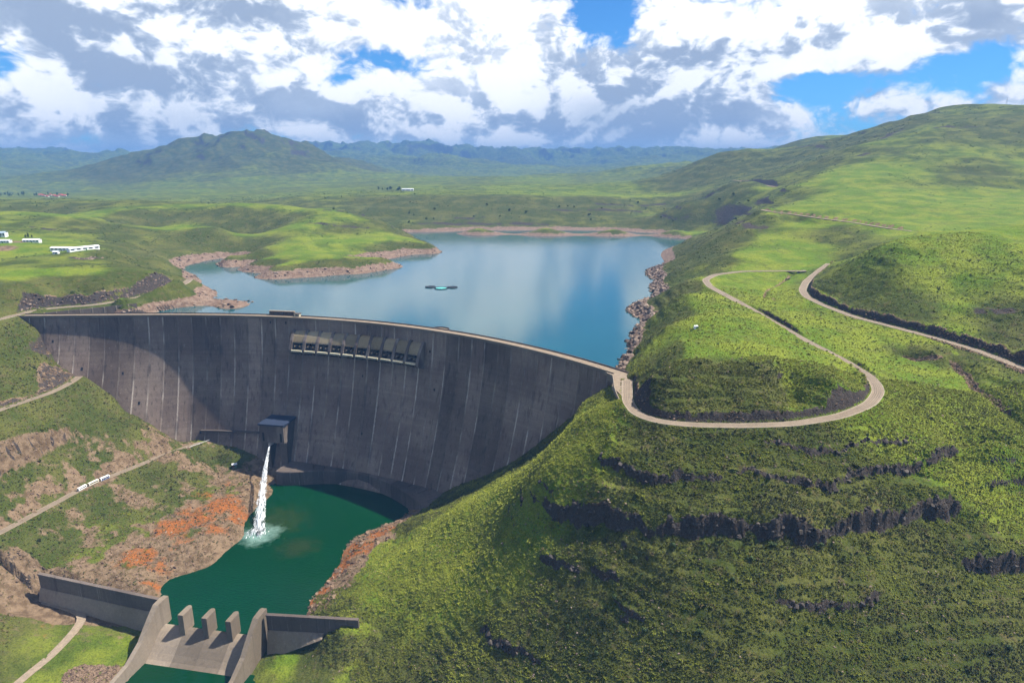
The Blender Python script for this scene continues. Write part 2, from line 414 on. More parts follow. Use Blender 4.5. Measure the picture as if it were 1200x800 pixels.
# second ridge
py(1500, (0, 248), (60, 251)); py(1470, (110, 256), (150, 263)); py(1420, (180, 274)); py(1380, (220, 287)); pz(3, (265, 300), (200, 309)); pz(LAKE_Z, (282, 312), (240, 317), (205, 320)); py(1300, (60, 272), (120, 280)); py(1280, (180, 295))
pz(-20, (286, 307)); pw((-900, 1640, 20), (-650, 1560, -5), (-1200, 1700, 35))
# third, broad ridge
py(2000, (0, 233), (70, 233)); py(1900, (140, 235), (200, 237.5)); py(1800, (270, 239), (330, 241)); py(1720, (380, 245), (420, 252)); py(1650, (445, 260)); py(1610, (468, 271)); py(1560, (490, 281)); pz(0, (508, 287)); pz(LAKE_Z, (513, 291))
pz(2, (320, 311), (400, 309), (450, 301), (300, 305)); pz(LAKE_Z, (310, 321), (345, 326), (400, 322), (450, 311), (490, 298)); py(1500, (250, 265), (340, 268), (410, 276)); py(1330, (300, 292), (380, 293)); py(1420, (440, 285)); py(1700, (150, 248)); pl_(-36, (400, 345), (500, 325), (560, 305), (600, 380), (650, 340), (700, 305), (470, 318))
pw((-700, 2150, 30), (-400, 2000, 0), (-250, 1850, -25), (-1200, 2300, 40))
pl_(-45, (525, 279), (560, 279), (640, 280), (720, 280), (775, 281)); pl_(-60, (560, 286), (600, 288), (700, 288), (530, 292))
# far shore and plateau
pz(LAKE_Z - 2, (480, 272.5), (520, 273), (560, 273.5), (600, 274), (640, 274), (680, 274), (720, 274.5), (760, 275), (790, 275)); pz(3, (480, 264), (560, 266), (640, 266.5), (720, 267.5), (790, 268.5))
py(2100, (450, 250), (530, 252), (620, 253), (720, 254), (800, 254)); py(2330, (350, 234), (440, 231), (520, 230), (600, 229.5), (700, 230), (790, 231)); py(2600, (400, 227), (600, 225.5), (780, 226)); py(3300, (500, 218), (650, 216), (800, 213)); py(2700, (250, 236), (100, 234.5))
py(4300, (450, 212), (600, 209), (740, 208)); py(3600, (150, 226), (300, 222)); py(3000, (0, 232)); py(4200, (0, 228), (100, 222), (230, 215))
# mountain on the left, blue ranges behind
py(6000, (40, 212), (100, 200), (150, 187), (200, 178), (245, 167), (262, 170), (280, 165), (290, 161), (320, 163), (335, 168), (352, 174), (380, 184), (410, 194), (440, 203)); py(5200, (270, 188), (200, 197), (330, 190)); py(4900, (380, 205), (120, 214))
pw((-2700, 8000, 120), (-1500, 8000, 100), (-3800, 8000, 100), (-600, 7000, 70))
py(12500, (-60, 184), (0, 181), (45, 177.5), (80, 179), (115, 183), (140, 180), (180, 183)); pw((-9000, 17000, 100), (-6500, 17000, 50))
py(13500, (340, 173), (372, 171), (400, 173.5), (430, 174), (470, 173), (495, 171.5), (530, 175), (570, 176), (620, 176.5), (680, 178), (740, 179.5), (800, 181), (850, 183)); pw((-3000, 18000, 50), (0, 18000, 50), (3000, 18000, 0))
py(9500, (460, 188), (510, 185), (560, 190), (610, 196)); py(7500, (640, 201), (700, 200)); py(5200, (700, 202), (745, 196.5), (780, 194), (820, 192.5), (850, 196)); pw((900, 6600, 60), (200, 6600, 60), (-300, 11000, 60))
py(9500, (860, 188), (950, 178)); pw((4500, 9000, 200), (6000, 9000, 300), (9000, 12000, 300), (8000, 25000, 100), (-9000, 25000, 0), (0, 25000, 0), (-12000, 12000, 300), (-5500, 5000, 180), (-4000, 2500, 120), (-2500, 1500, 90), (3500, 2500, 300), (2500, 1200, 150), (1400, 600, 90), (900, 400, 30), (-1500, 900, 40), (-1100, 500, -60), (-800, 250, -140), (-1200, 700, -20))
CT = np.array(CT, dtype=np.float64)

WA, WB = np.array(PZ(193, 731, -171)), np.array(PZ(303, 746, -171))
WEIR_C = (WA + WB) / 2; WEIR_L = np.hypot(*(WB - WA)[:2]); WEIR_D = (WB - WA)[:2] / WEIR_L; WEIR_N = np.array([WEIR_D[1], -WEIR_D[0]])   # N points downstream
WALL_TOP = -152.0
WALL_L = (np.array([*PZ(45, 671, WALL_TOP)[:2], -175.5]), np.array([*PZ(186, 701, WALL_TOP)[:2], -182.0]))
WALL_R = (np.array([*PZ(312, 719, WALL_TOP)[:2], -181.0]), np.array([*PZ(420, 725, WALL_TOP)[:2], -148.0]))
# ------------------------------------------------------------------ height field: smooth surface through those points, then relief
OX, OY = 0.0, -100.0
def warpc(x, y):
    return np.arctan2(x - OX, y - OY), np.log(np.hypot(x - OX, y - OY) / 300.0)
cth, clr = warpc(CT[:, 0], CT[:, 1])
RB_C = 0.014
def kern(d2): return np.sqrt(d2 + RB_C ** 2)
nC = len(CT)
A = np.zeros((nC + 3, nC + 3)); d2 = (cth[:, None] - cth[None]) ** 2 + (clr[:, None] - clr[None]) ** 2
A[:nC, :nC] = kern(d2) - np.eye(nC) * 0.0012
A[:nC, nC] = 1; A[:nC, nC + 1] = cth; A[:nC, nC + 2] = clr; A[nC:, :nC] = A[:nC, nC:].T
RW = np.linalg.solve(A, np.concatenate([CT[:, 2], np.zeros(3)]))
TH0, TH1, LR0, LR1 = R(-46), R(46), math.log(300 / 300.0), math.log(19800 / 300.0)
gth = np.linspace(TH0, TH1, 420); glr = np.linspace(LR0, LR1, 640)
base = np.empty((len(glr), len(gth)))
for i, lr in enumerate(glr):
    dd = (gth[:, None] - cth[None]) ** 2 + (lr - clr[None]) ** 2
    base[i] = kern(dd) @ RW[:nC] + RW[nC] + RW[nC + 1] * gth + RW[nC + 2] * lr
def base_h(th, lr):                                 # bicubic-ish lookup in the coarse sheet
    fx = np.clip((th - TH0) / (TH1 - TH0) * (len(gth) - 1), 0, len(gth) - 1.001)
    fy = np.clip((lr - LR0) / (LR1 - LR0) * (len(glr) - 1), 0, len(glr) - 1.001)
    i, j = fx.astype(int), fy.astype(int); a, b = fx - i, fy - j
    return (base[j, i] * (1 - a) + base[j, i + 1] * a) * (1 - b) + (base[j + 1, i] * (1 - a) + base[j + 1, i + 1] * a) * b

def seg_dist(x, y, pl):                             # distance to a polyline, height of its nearest point, signed side
    best = np.full(x.shape, 1e9); zz = np.zeros(x.shape)
    for a, b in zip(pl[:-1], pl[1:]):
        ex, ey = b[0] - a[0], b[1] - a[1]; L2 = ex * ex + ey * ey + 1e-9
        t = np.clip(((x - a[0]) * ex + (y - a[1]) * ey) / L2, 0, 1)
        d = np.hypot(x - a[0] - t * ex, y - a[1] - t * ey); m = d < best
        best = np.where(m, d, best); zz = np.where(m, a[2] + t * (b[2] - a[2]), zz)
    return best, zz
def near(x, y, pl, pad):
    return (x > pl[:, 0].min() - pad) & (x < pl[:, 0].max() + pad) & (y > pl[:, 1].min() - pad) & (y < pl[:, 1].max() + pad)

GULLIES = [(3.4, 4.0, [(1062, 414, 10), (1080, 421, 8), (1110, 428, 5.5), (1132, 442, 3), (1142, 456, 2), (1160, 470, 0), (1180, 483, -2), (1200, 494, -4), (1250, 525, -9)]),
           (1.2, 2.0, [(905, 350, 25), (925, 357, 25), (945, 368, 24), (962, 376, 22)]),
           (1.8, 3.0, [(895, 350, 25), (898, 340, 26), (915, 330, 29), (925, 322, 31)])]
gully_pts = [(w, dp, np.array([PZ(*p) for p in pts])) for w, dp, pts in GULLIES]
# rock ledges: a scarp follows each line; (points, height, reach)
LEDGES = [(7.5, [(640, 592), (655, 600), (690, 604), (740, 612), (800, 618), (860, 620), (905, 624), (950, 628), (1000, 618), (1040, 608), (1085, 598), (1130, 590)]),
          (5.0, [(700, 545), (715, 556), (760, 562), (800, 564), (840, 566), (880, 560), (925, 566), (965, 570), (1010, 560), (1060, 548), (1100, 535), (1130, 527)]),
          (3.0, [(890, 528), (935, 532), (980, 534), (1010, 528), (1040, 520), (1070, 513)]),
          (4.0, [(630, 655), (660, 668), (690, 676), (730, 684)]),
          (3.5, [(890, 700), (930, 712), (965, 715), (1000, 710), (1040, 700)]),
          (6.0, [(1110, 665), (1150, 664), (1200, 668), (1260, 672)]),
          (3.0, [(720, 728), (760, 726)]), (3.0, [(560, 735), (600, 765), (640, 780)])]
def height(x, y, detail=True):
    """ground height and material masks (rock, bare shore, dry earth, orange stain)"""
    th, lr = warpc(x, y); r = np.hypot(x - OX, y - OY)
    h = base_h(th, lr)
    nearm = r < 1500
    # large relief
    far = sstep(1400, 3200, r)
    e1 = fbm(x, y, 900, 5, 0.5, True); e2 = fbm(x + 500, y, 2600, 5, 0.55, True)
    hh = np.clip(h - 60, 0, 400) / 300
    h = h + far * ((e1 - 0.42) * (34 + 112 * sstep(3800, 5200, r)) * (0.12 + hh) + e2 * 120 * np.clip(hh, 0, 1) * sstep(3500, 8000, r) - 40 * np.clip(hh, 0, 1) * sstep(3500, 8000, r))
    mid = sstep(700, 1300, r) * (1 - far)
    land = sstep(-14, 6, h)
    h = h + mid * sstep(-2, 22, h) * (fbm(x, y, 200, 3) * 4.5 + fbm(x, y, 75, 3, .5, True) * 1.1)
    nr = 1 - sstep(900, 1400, r)
    h = h + nr * land * (fbm(x, y, 90, 3) * 2.2) + nr * (1 - land) * fbm(x + 40, y, 70, 4, .5, True) * 2.2 * sstep(POOL_Z - 1, POOL_Z + 6, h)
    # scarps along the ledge lines
    rock = np.zeros(x.shape)
    for hgt, pl in ledge_pts:
        m = near(x, y, pl, 45)
        if not m.any(): continue
        xm, ym = x[m], y[m]
        # signed distance across the line (positive uphill / away from the river)
        d, zz = seg_dist(xm, ym, pl)
        ux, uy = pl[-1][0] - pl[0][0], pl[-1][1] - pl[0][1]
        yl = np.interp(xm, pl[:, 0], pl[:, 1])
        sgn = np.sign(ym - yl); sd_ = d * sgn + fbm(xm, ym, 9, 4, .6) * 3.6 + fbm(xm, ym, 34, 3) * 6.0
        endf = sstep(pl[0][0] - 4, pl[0][0] + 10, xm) * (1 - sstep(pl[-1][0] - 12, pl[-1][0] + 4, xm))
        st = endf * np.clip((0.95 if hgt > 6 else 0.85) + fbm(xm, ym + 300, 24, 4, .6) * 1.5, 0.0, 1.3)
        w = np.exp(-(sd_ / 17.0) ** 2)
        stp = np.tanh(sd_ / 0.75)
        h[m] += st * hgt * 0.62 * stp * w
        rk = st * np.exp(-(sd_ / (0.6 + hgt * 0.12)) ** 2)
        rock[m] = np.maximum(rock[m], sstep(0.2, 0.6, rk))
    # thin basalt terraces everywhere on the slopes
    band = np.sin(2 * np.pi * (h + fbm(x, y, 120, 3) * 5.0) / 11.0)
    tm = np.clip(fbm(x + 90, y - 70, 55, 3) * 1.8 + 0.1, 0, 1) * nr * sstep(-10, 4, np.abs(h - LAKE_Z)) * (h > POOL_Z + 4) * np.where((x > -190) & (y < 650), sstep(30, 80, x) * .8 + .2, 1.0)
    h = h + tm * 1.5 * np.tanh(band * 2.5)
    band2 = np.sin(2 * np.pi * (h + fbm(x + 33, y, 40, 3) * 3.0) / 4.6); h = h + np.clip(fbm(x - 60, y + 20, 30, 3) * 2 + .2, 0, 1) * nr * 0.42 * np.tanh(band2 * 2) * (h > POOL_Z + 4) + nr * land * fbm(x, y, 17, 3, .55, True) * 0.8
    mm = sstep(900, 1500, r) * land * sstep(9000, 3000, r)
    bandm = np.sin(2 * np.pi * (h + fbm(x, y, 300, 3) * 14.0) / 26.0)
    ms = np.clip(fbm(x + 90, y - 70, 240, 3) * 1.6 + 0.35, 0, 1)
    h = h + mm * ms * 2.6 * np.tanh(bandm * 2.2)
    # road benches
    cut = np.zeros(x.shape); flat = np.zeros(x.shape)
    for k, u0, u1, side, bh, sl in BANKS:
        pl = road_pts[k]; us = np.array([PROJ(*p)[0] for p in pl]); idx = np.where((us >= min(u0, u1)) & (us <= max(u0, u1)))[0]
        if k == 'crest_loop_road': idx = idx[idx < len(pl) * 0.40]
        pl = pl[idx[0]:idx[-1] + 1]; m = near(x, y, pl, 30)
        if not m.any(): continue
        xm, ym = x[m], y[m]; d, zz = seg_dist(xm, ym, pl)
        j = np.argmin((xm[:, None] - pl[None, :-1, 0]) ** 2 + (ym[:, None] - pl[None, :-1, 1]) ** 2, axis=1)
        dx_, dy_ = pl[j + 1, 0] - pl[j, 0], pl[j + 1, 1] - pl[j, 1]
        sg = dx_ * (ym - pl[j, 1]) - dy_ * (xm - pl[j, 0])
        tap = np.minimum(1, np.minimum(j + 1, len(pl) - j) / 6.0)
        e = np.maximum(d - ROADS[k][0] - 1.6, 0); hb_ = bh * tap * (0.85 + 0.5 * fbm(xm, ym, 22, 3))
        hb = zz + np.minimum(e * sl, hb_) + fbm(xm, ym, 5, 3, .6) * 1.2 * (e > 0.3) - np.maximum(e - 5 - hb_ / sl, 0) * 0.55
        use = (sg * side > 0) & (e > 0) & (hb > h[m])
        hm = h[m]; cm = cut[m]
        hm = np.where(use, hb, hm); cm = np.where(use & (e < hb_ / sl + 1.0), 1.0, cm)
        h[m] = hm; cut[m] = cm; bank_e[0] = None
    for k, (hw, _) in ROADS.items():
        pl = road_pts[k]; m = near(x, y, pl, 60)
        if not m.any(): continue
        xm, ym = x[m], y[m]; d, zz = seg_dist(xm, ym, pl); e = np.maximum(d - hw - 1.2, 0)
        jag = fbm(xm, ym, 6, 3, .6)
        sl = 1.9 if k in ('crest_loop_road', 'upper_road', 'lake_road') else 0.95
        hi = zz + (e * (sl + 0.8 * jag) if sl > 1 else e * sl + jag * 0.8); lo = zz - e * 0.75
        hm = h[m]; far_ = sstep(34, 50, d)
        cl_ = np.clip(hm, np.minimum(lo, hi), np.maximum(hi, lo))
        nh = cl_ * (1 - far_) + hm * far_
        c = np.where((hm > hi) & (e > 0.2), sstep(0.3, 2.0, hm - hi), 0) * (1 - far_)
        h[m] = nh; cut[m] = np.maximum(cut[m], c * (0.35 if k == 'outlet_road' else 1.0))
        flat[m] = np.maximum(flat[m], 1 - sstep(hw + 0.8, hw + 3.0, d))
        if k in ('upper_road', 'hill_road'):             # the ground falls away on the valley side
            j = np.argmin((xm[:, None] - pl[None, :-1, 0]) ** 2 + (ym[:, None] - pl[None, :-1, 1]) ** 2, axis=1)
            sg = (pl[j + 1, 0] - pl[j, 0]) * (ym - pl[j, 1]) - (pl[j + 1, 1] - pl[j, 1]) * (xm - pl[j, 0])
            h[m] = np.where((sg > 0) & (d < 40) & (e > 0), np.minimum(h[m], zz - np.minimum(e, 25) * 0.16 + np.maximum(d - 28, 0) * 0.5), h[m])
    gul = np.zeros(x.shape)
    for w_, dp, pl in gully_pts:
        m = near(x, y, pl, 20)
        if not m.any(): continue
        d, zz = seg_dist(x[m], y[m], pl); d = d + fbm(x[m], y[m], 8, 3, .6) * 2.2
        g = np.exp(-(d / (w_ * 1.3)) ** 2); h[m] -= dp * g; gul[m] = np.maximum(gul[m], sstep(0.35, 0.8, g))
    # steep rocky shore below the old water line
    ring = sstep(-3.0, -6.0, h + 4.0 * sstep(1500, 1700, r) + fbm(x, y, 30, 3, .5) * 2.6) * (h > LAKE_Z - 25) * ups(x, y)
    # ground held back by the wing walls of the weir
    for pl, side in ((WALL_L, 1), (WALL_R, 1)):
        a, b = pl; ex, ey = b[0] - a[0], b[1] - a[1]; L = math.hypot(ex, ey)
        al = ((x - a[0]) * ex + (y - a[1]) * ey) / L; pp = ((x - a[0]) * ey - (y - a[1]) * ex) / L   # pp > 0 downstream
        f = np.clip(al / L, 0, 1); zf = a[2] + (b[2] - a[2]) * f
        m = (al > -45) & (al < L + 2) & (pp > 0.2) & (pp < 60)
        h = np.where(m, np.minimum(h, zf + np.maximum(pp - 14, 0) * 0.35 + np.maximum(-al - 2, 0) * 0.7), h)
    # the river bed stays clear between the training walls
    m = (np.abs((x - WEIR_C[0]) * WEIR_D[0] + (y - WEIR_C[1]) * WEIR_D[1]) < 40) & (((x - WEIR_C[0]) * WEIR_N[0] + (y - WEIR_C[1]) * WEIR_N[1]) > -12) & (y < 460)
    h = np.where(m, np.minimum(h, TAIL_Z - 5), h)
    # ground roughness (tussocks, stones)
    rough = nr * (1 - flat)
    h = h + rough * (fbm(x, y, 7.0, 3, .6) * 0.75 + (cut + rock + ring * .45 + gul * .5) * fbm(x, y, 5.0, 4, .65, True) * 1.3)
    if detail: h = h + rough * np.abs(perlin(x * 0.62, y * 0.62)) * 0.55
    riv = (h < POOL_Z + 26) * (1 - ups(x, y))
    lowb = sstep(POOL_Z + 17, POOL_Z + 8, h + fbm(x, y, 22, 4) * 7) * (1 - ups(x, y)) * (y > 425)
    return h, rock, ring, np.maximum(cut, gul * 0.8), lowb
crest_x = cl[:, 0]; crest_y = cl[:, 1]
def ups(x, y):                                      # 1 upstream of the dam line
    yl = np.interp(x, crest_x, crest_y); return ((y > yl) & ((x < 88) | (y > 540))).astype(float) * (x > -700)
ledge_pts = []
_h0 = lambda x, y: base_h(*warpc(np.array([x]), np.array([y])))[0]
def drop_px(u, v):                                  # where the sight line meets the smooth ground
    r = ray(u, v); t = np.linspace(180, 3000, 6000)
    x, y, z = r[0] * t, r[1] * t, CAM_H + r[2] * t
    g = base_h(*warpc(x, y)); k = np.argmax(z < g); return (x[k], y[k], g[k])
for hgt, pl in LEDGES:
    ledge_pts.append((hgt, np.array([drop_px(u, v) for u, v in pl])))

# ------------------------------------------------------------------ ground material
def terrain_mat():
    m, t, p = new_mat('hillside_grass_and_rock')
    pos = t.new('ShaderNodeNewGeometry').outputs['Position']
    at = t.new('ShaderNodeAttribute', attribute_name='mask', attribute_type='GEOMETRY')
    sp = t.new('ShaderNodeSeparateColor'); t.l.new(at.outputs['Color'], sp.inputs[0])
    rock, ring, bare = sp.outputs; stain = at.outputs['Alpha']
    n_big = t.noise(pos, 0.004, 5, 0.55)
    n_mid = t.noise(pos, 0.022, 6, 0.6)
    n_fin = t.noise(pos, 0.16, 6, 0.62)
    n_tus = t.noise(pos, 0.75, 5, 0.65)
    lush = t.new('ShaderNodeAttribute', attribute_name='lush', attribute_type='GEOMETRY').outputs['Fac']
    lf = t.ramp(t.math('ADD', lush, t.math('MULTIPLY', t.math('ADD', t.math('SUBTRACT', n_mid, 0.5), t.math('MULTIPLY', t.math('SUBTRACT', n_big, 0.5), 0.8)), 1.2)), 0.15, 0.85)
    gl = t.mix(t.ramp(n_mid, 0.40, 0.62), (0.095, 0.150, 0.012), (0.165, 0.195, 0.021))
    gl = t.mix(t.ramp(n_fin, 0.54, 0.72, 0, 0.5), gl, (0.125, 0.108, 0.036))
    gs = t.mix(t.ramp(n_mid, 0.40, 0.64), (0.050, 0.064, 0.012), (0.094, 0.096, 0.024))
    gs = t.mix(t.ramp(n_fin, 0.50, 0.68, 0, 0.7), gs, (0.098, 0.074, 0.034))
    g = t.mix(lf, gs, gl)
    g = t.mix(t.ramp(n_tus, 0.56, 0.36, 0, 0.7), g, t.mix(1.0, g, (0.35, 0.42, 0.4), 'MULTIPLY'))
    # faint terraces: bands that follow the contour lines
    sz = t.new('ShaderNodeSeparateXYZ'); t.l.new(pos, sz.inputs[0])
    wob = t.math('ADD', sz.outputs[2], t.math('MULTIPLY', n_mid, 18.0))
    bnd = t.math('SINE', t.math('MULTIPLY', wob, 0.85))
    g = t.mix(t.math('MULTIPLY', t.ramp(bnd, 0.55, 0.95, 0, 0.5), t.ramp(n_fin, 0.40, 0.6)), g, (0.065, 0.075, 0.022))
    rk = t.mix(t.noise(pos, 0.9, 6, 0.7), (0.008, 0.007, 0.007), (0.105, 0.086, 0.072))
    rk = t.mix(t.ramp(t.noise(pos, 0.25, 5, 0.65), 0.5, 0.7, 0, 0.55), rk, (0.07, 0.042, 0.028))
    v = t.new('ShaderNodeTexVoronoi', feature='DISTANCE_TO_EDGE'); t.l.new(t.mapping(pos, (0.33, 0.33, 0.6)), v.inputs['Vector'])
    rk = t.mix(t.ramp(v.outputs['Distance'], 0.0, 0.10, 0.75, 0.0), rk, (0.010, 0.009, 0.009))
    sh = t.mix(t.ramp(n_fin, 0.35, 0.65), (0.135, 0.086, 0.062), (0.23, 0.165, 0.120))
    strat = t.math('SINE', t.math('ADD', t.math('MULTIPLY', sz.outputs[2], 1.9), t.math('MULTIPLY', n_fin, 9.0)))
    sh = t.mix(t.ramp(strat, 0.3, 0.9, 0, 0.28), sh, (0.10, 0.062, 0.046))
    sh = t.mix(t.ramp(v.outputs['Distance'], 0.0, 0.07, 0.5, 0.0), sh, (0.07, 0.05, 0.04))
    bk = t.mix(t.ramp(n_fin, 0.36, 0.62), (0.100, 0.066, 0.038), (0.185, 0.128, 0.080))
    og = t.mix(t.ramp(n_tus, 0.3, 0.7), (0.125, 0.050, 0.020), (0.34, 0.105, 0.020))
    jig = t.math('MULTIPLY', t.math('SUBTRACT', n_fin, 0.5), 0.9)
    def edge(f, lo=0.35, hi=0.6): return t.ramp(t.math('ADD', f, jig), lo, hi)
    c = t.mix(edge(bare), g, bk)
    c = t.mix(edge(ring), c, sh)
    c = t.mix(edge(rock), c, rk)
    c = t.mix(t.math('MULTIPLY', edge(stain, 0.25, 0.85), 0.9), c, og)
    t.put(p.inputs['Base Color'], c)
    p.inputs['Roughness'].default_value = 0.95; p.inputs['Specular IOR Level'].default_value = 0.08
    h = t.math('ADD', t.math('ADD', t.math('MULTIPLY', n_tus, 0.9), t.math('MULTIPLY', n_fin, 2.2)), t.math('MULTIPLY', n_mid, 4.0))
    t.put(p.inputs['Normal'], t.bump(h, 0.75, 1.0))
    return m
M_LAND = terrain_mat()

# ------------------------------------------------------------------ ground sheet (polar grid, finest in the gorge)
NTH = 960
th = np.linspace(R(-45), R(45), NTH)
lr = np.concatenate([np.linspace(math.log(300), math.log(1150), 620, endpoint=False), np.linspace(math.log(1150), math.log(19500), 430)])
TH, LR = np.meshgrid(th, lr); RR = np.exp(LR)
X = OX + RR * np.sin(TH); Y = OY + RR * np.cos(TH)
H, rock, ring, cut, lowb = height(X.ravel(), Y.ravel())
X, Y = X.ravel(), Y.ravel()
Zg = H.reshape(TH.shape)
# slope for the rock mask
Pg = np.stack([X.reshape(TH.shape), Y.reshape(TH.shape), Zg], -1)
dth = np.gradient(Pg, axis=1); dlr = np.gradient(Pg, axis=0)
nrm = np.cross(dth, dlr); nrm /= np.linalg.norm(nrm, axis=-1, keepdims=True) + 1e-9
steep = 1 - np.abs(nrm[..., 2]).ravel()
Rr = RR.ravel()
rockm = np.maximum(rock, sstep(0.45, 0.62, steep) * (Rr < 1500))
rockm = np.maximum(rockm, cut * sstep(0.12, 0.40, steep))
rockm = np.maximum(rockm, sstep(0.13, 0.24, steep) * (Rr > 1500) * 0.9 * (ring < .5))
rockm0 = rockm
left = (X < np.interp(Y, [300, 480, 620, 760], [-150, -215, -215, -260])) & (Y < 800)
fl = fbm(X, Y, 34, 4, .55)
barem = np.maximum(cut * 0.85, 0.62 * left * sstep(-20, -150, H) * sstep(-0.25, 0.35, fl) )
d_out, z_out = seg_dist(X[Rr < 1100], Y[Rr < 1100], road_pts['outlet_road'])
bb = np.zeros(X.shape); bb[Rr < 1100] = sstep(34, 12, d_out) * (H[Rr < 1100] > z_out) * 0.95
barem = np.maximum(barem, bb * sstep(-0.35, 0.25, fbm(X, Y, 18, 3)))
lowl = left & (H < -68)
barem = np.maximum(barem, 0.9 * rockm * lowl); rockm = np.where(lowl, rockm * (0.15 + 0.5 * (fbm(X, Y, 7, 3) > 0.15)), rockm)
barem = np.maximum(barem, lowb)
barem[Y < 445] *= 0.35
for q_ in ((18, 280.5, 45, 26), (5, 286, 44, 20)):
    w_ = PZ(*q_[:3]); barem = np.maximum(barem, np.exp(-((X - w_[0]) ** 2 + (Y - w_[1]) ** 2) / q_[3] ** 2))
def spot(u, v, z, rad):
    q = PZ(u, v, z); return np.exp(-(((X - q[0]) ** 2 + (Y - q[1]) ** 2) / rad ** 2))
stn = np.zeros(X.shape)
for u, v, z, rad, a in ((160, 655, -163, 20, 1), (205, 618, -162, 26, 1), (225, 600, -160, 18, .9), (262, 592, -161, 27, 1), (240, 580, -158, 13, .8), (285, 605, -167, 22, .9), (215, 640, -166, 16, .75), (270, 565, -160, 14, .6), (182, 688, -169, 12, .8), (250, 625, -166, 20, .8), (185, 665, -166, 18, .7), (235, 610, -162, 22, .9), (415, 640, -164, 22, 1), (445, 622, -164, 22, 1), (400, 660, -166, 16, 1), (375, 690, -168, 12, .9),
                       (385, 672, -167, 12, .9), (365, 700, -168, 8, .8), (175, 585, -150, 6, .6), (50, 715, -163, 8, .6), (52, 730, -165, 6, .6), (235, 560, -155, 9, .5), (295, 580, -166, 8, .5), (620, 745, -130, 7, .5), (570, 690, -120, 5, .4)):
    stn = np.maximum(stn, a * spot(u, v, z, rad))
stn = np.clip(stn * 1.35 - 0.38 + fbm(X, Y, 11, 4, .6) * 0.75, 0, 1) * (stn > 0.15)
ringm = ring
# lush meadow on the gentle ground, thin scrubby turf on the steep slopes
eps = 0.004
bh_ = base_h(TH.ravel(), (LR - math.log(300)).ravel())
gx_ = (base_h(TH.ravel() + eps, (LR - math.log(300)).ravel()) - bh_) / (eps * Rr); gy_ = (base_h(TH.ravel(), (LR - math.log(300)).ravel() + eps) - bh_) / (eps * Rr)
slp = np.hypot(gx_, gy_)
fw = sstep(800, 1100, Rr); lush = 1 - sstep(0.10 - 0.07 * fw, 0.42 - 0.10 * fw, slp)
def area(u, v, z, rad):
    q = drop_px(u, v); return np.exp(-(((X - q[0]) ** 2 + (Y - q[1]) ** 2) / rad ** 2))
for u, v, z, rad, a in ((1120, 480, 3, 80, .8), (1060, 440, 13, 50, .6), (1100, 520, -8, 45, .7), (1180, 520, -10, 50, .8), (1120, 276, 92, 110, .6), (1200, 268, 92, 110, .6), (790, 360, 25, 50, .5), (775, 400, 15, 30, .5), (800, 330, 20, 60, .4), (1000, 500, 0, 35, .25), (1100, 330, 55, 90, .3), (1180, 300, 70, 70, .3), (1180, 540, -25, 60, .45), (600, 590, -80, 62, 1.2), (540, 620, -110, 58, 1.2), (660, 530, -30, 46, 1.0), (470, 660, -140, 45, .8), (620, 560, -60, 40, .8), (560, 660, -120, 40, .5), (440, 640, -150, 22, .5), (930, 460, 15, 28, .5), (850, 390, 30, 90, .4),
                       (865, 455, 18, 26, -1.2), (805, 455, 18, 26, -1.2), (835, 462, 12, 24, -1.0), (900, 462, 12, 22, -.8), (960, 440, 18, 35, .6), (870, 590, -35, 90, -.3), (140, 745, -180, 40, .6), (20, 780, -172, 30, .5), (105, 590, -140, 30, .35)):
    lush = lush + a * area(u, v, z, rad)
lush = np.clip(lush * np.where((X < -215) & (Y < 800), 0.35, 1.0) + fw * np.where(X > 400, 0.34, 0.10), 0, 1); lush *= (1 - 0.45 * sstep(2200, 3000, Rr)) * np.where((X > 400) & (Y > 850), 0.9, 1.0) * np.where((X < -100) & (Y > 790), 0.9, 1.0)
lush *= 1 - 0.6 * sstep(2000, 2250, Rr) * sstep(300, -100, X) * (1 - sstep(2300, 3000, Rr))          # cloud shade over the plateau put in as duller turf colour
lush *= 1 - 0.6 * sstep(1870, 1930, Y) * (1 - sstep(2330, 2420, Y)) * sstep(-520, -380, X) * sstep(900, 700, X)  # darker turf stands in for cloud shade on the slope across the lake
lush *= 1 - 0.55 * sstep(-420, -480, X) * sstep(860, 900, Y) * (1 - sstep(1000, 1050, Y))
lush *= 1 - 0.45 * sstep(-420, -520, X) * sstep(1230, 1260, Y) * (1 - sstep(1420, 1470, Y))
for rad, pts in ((16, ((1005, 184), (1015, 180), (1026, 177))), (18, ((1030, 164), (1042, 158), (1052, 152), (1060, 149))), (16, ((1095, 151), (1110, 149), (1125, 150), (1140, 149))), (16, ((925, 173), (940, 171), (955, 171), (970, 171))), (14, ((1080, 134), (1100, 130))),
                 (13, ((490, 262), (510, 262), (530, 263), (550, 262), (575, 263), (600, 262), (640, 263))), (15, ((535, 256), (550, 257), (565, 256))), (11, ((640, 246), (670, 247), (720, 246), (760, 248))), (11, ((380, 247), (400, 249), (425, 252))), (9, ((360, 262), (400, 266), (430, 268))),
                 (12, ((870, 262), (850, 266), (880, 267), (895, 266))), (7, ((1150, 365), (1165, 368), (1180, 366))), (9, ((40, 266), (60, 268), (90, 267))), (8, ((85, 303), (100, 305), (115, 303))), (12, ((700, 238), (730, 240), (780, 238)))):
    ln = np.array([drop_px(u, v)[:2] for u, v in pts]); m = near(X, Y, np.c_[ln, ln[:, :1]], rad * 4)
    if m.any():
        d, _z = seg_dist(X[m], Y[m], np.c_[ln, np.zeros(len(ln))]); rockm[m] = np.maximum(rockm[m], np.exp(-(d / rad) ** 2) * np.clip(0.75 + fbm(X[m], Y[m], rad * 2.5, 3, .6) * 1.2, 0, 1))
mask = np.stack([rockm, ringm, barem, stn], 1).astype(np.float32)
V = np.stack([X, Y, H], 1).astype(np.float32)
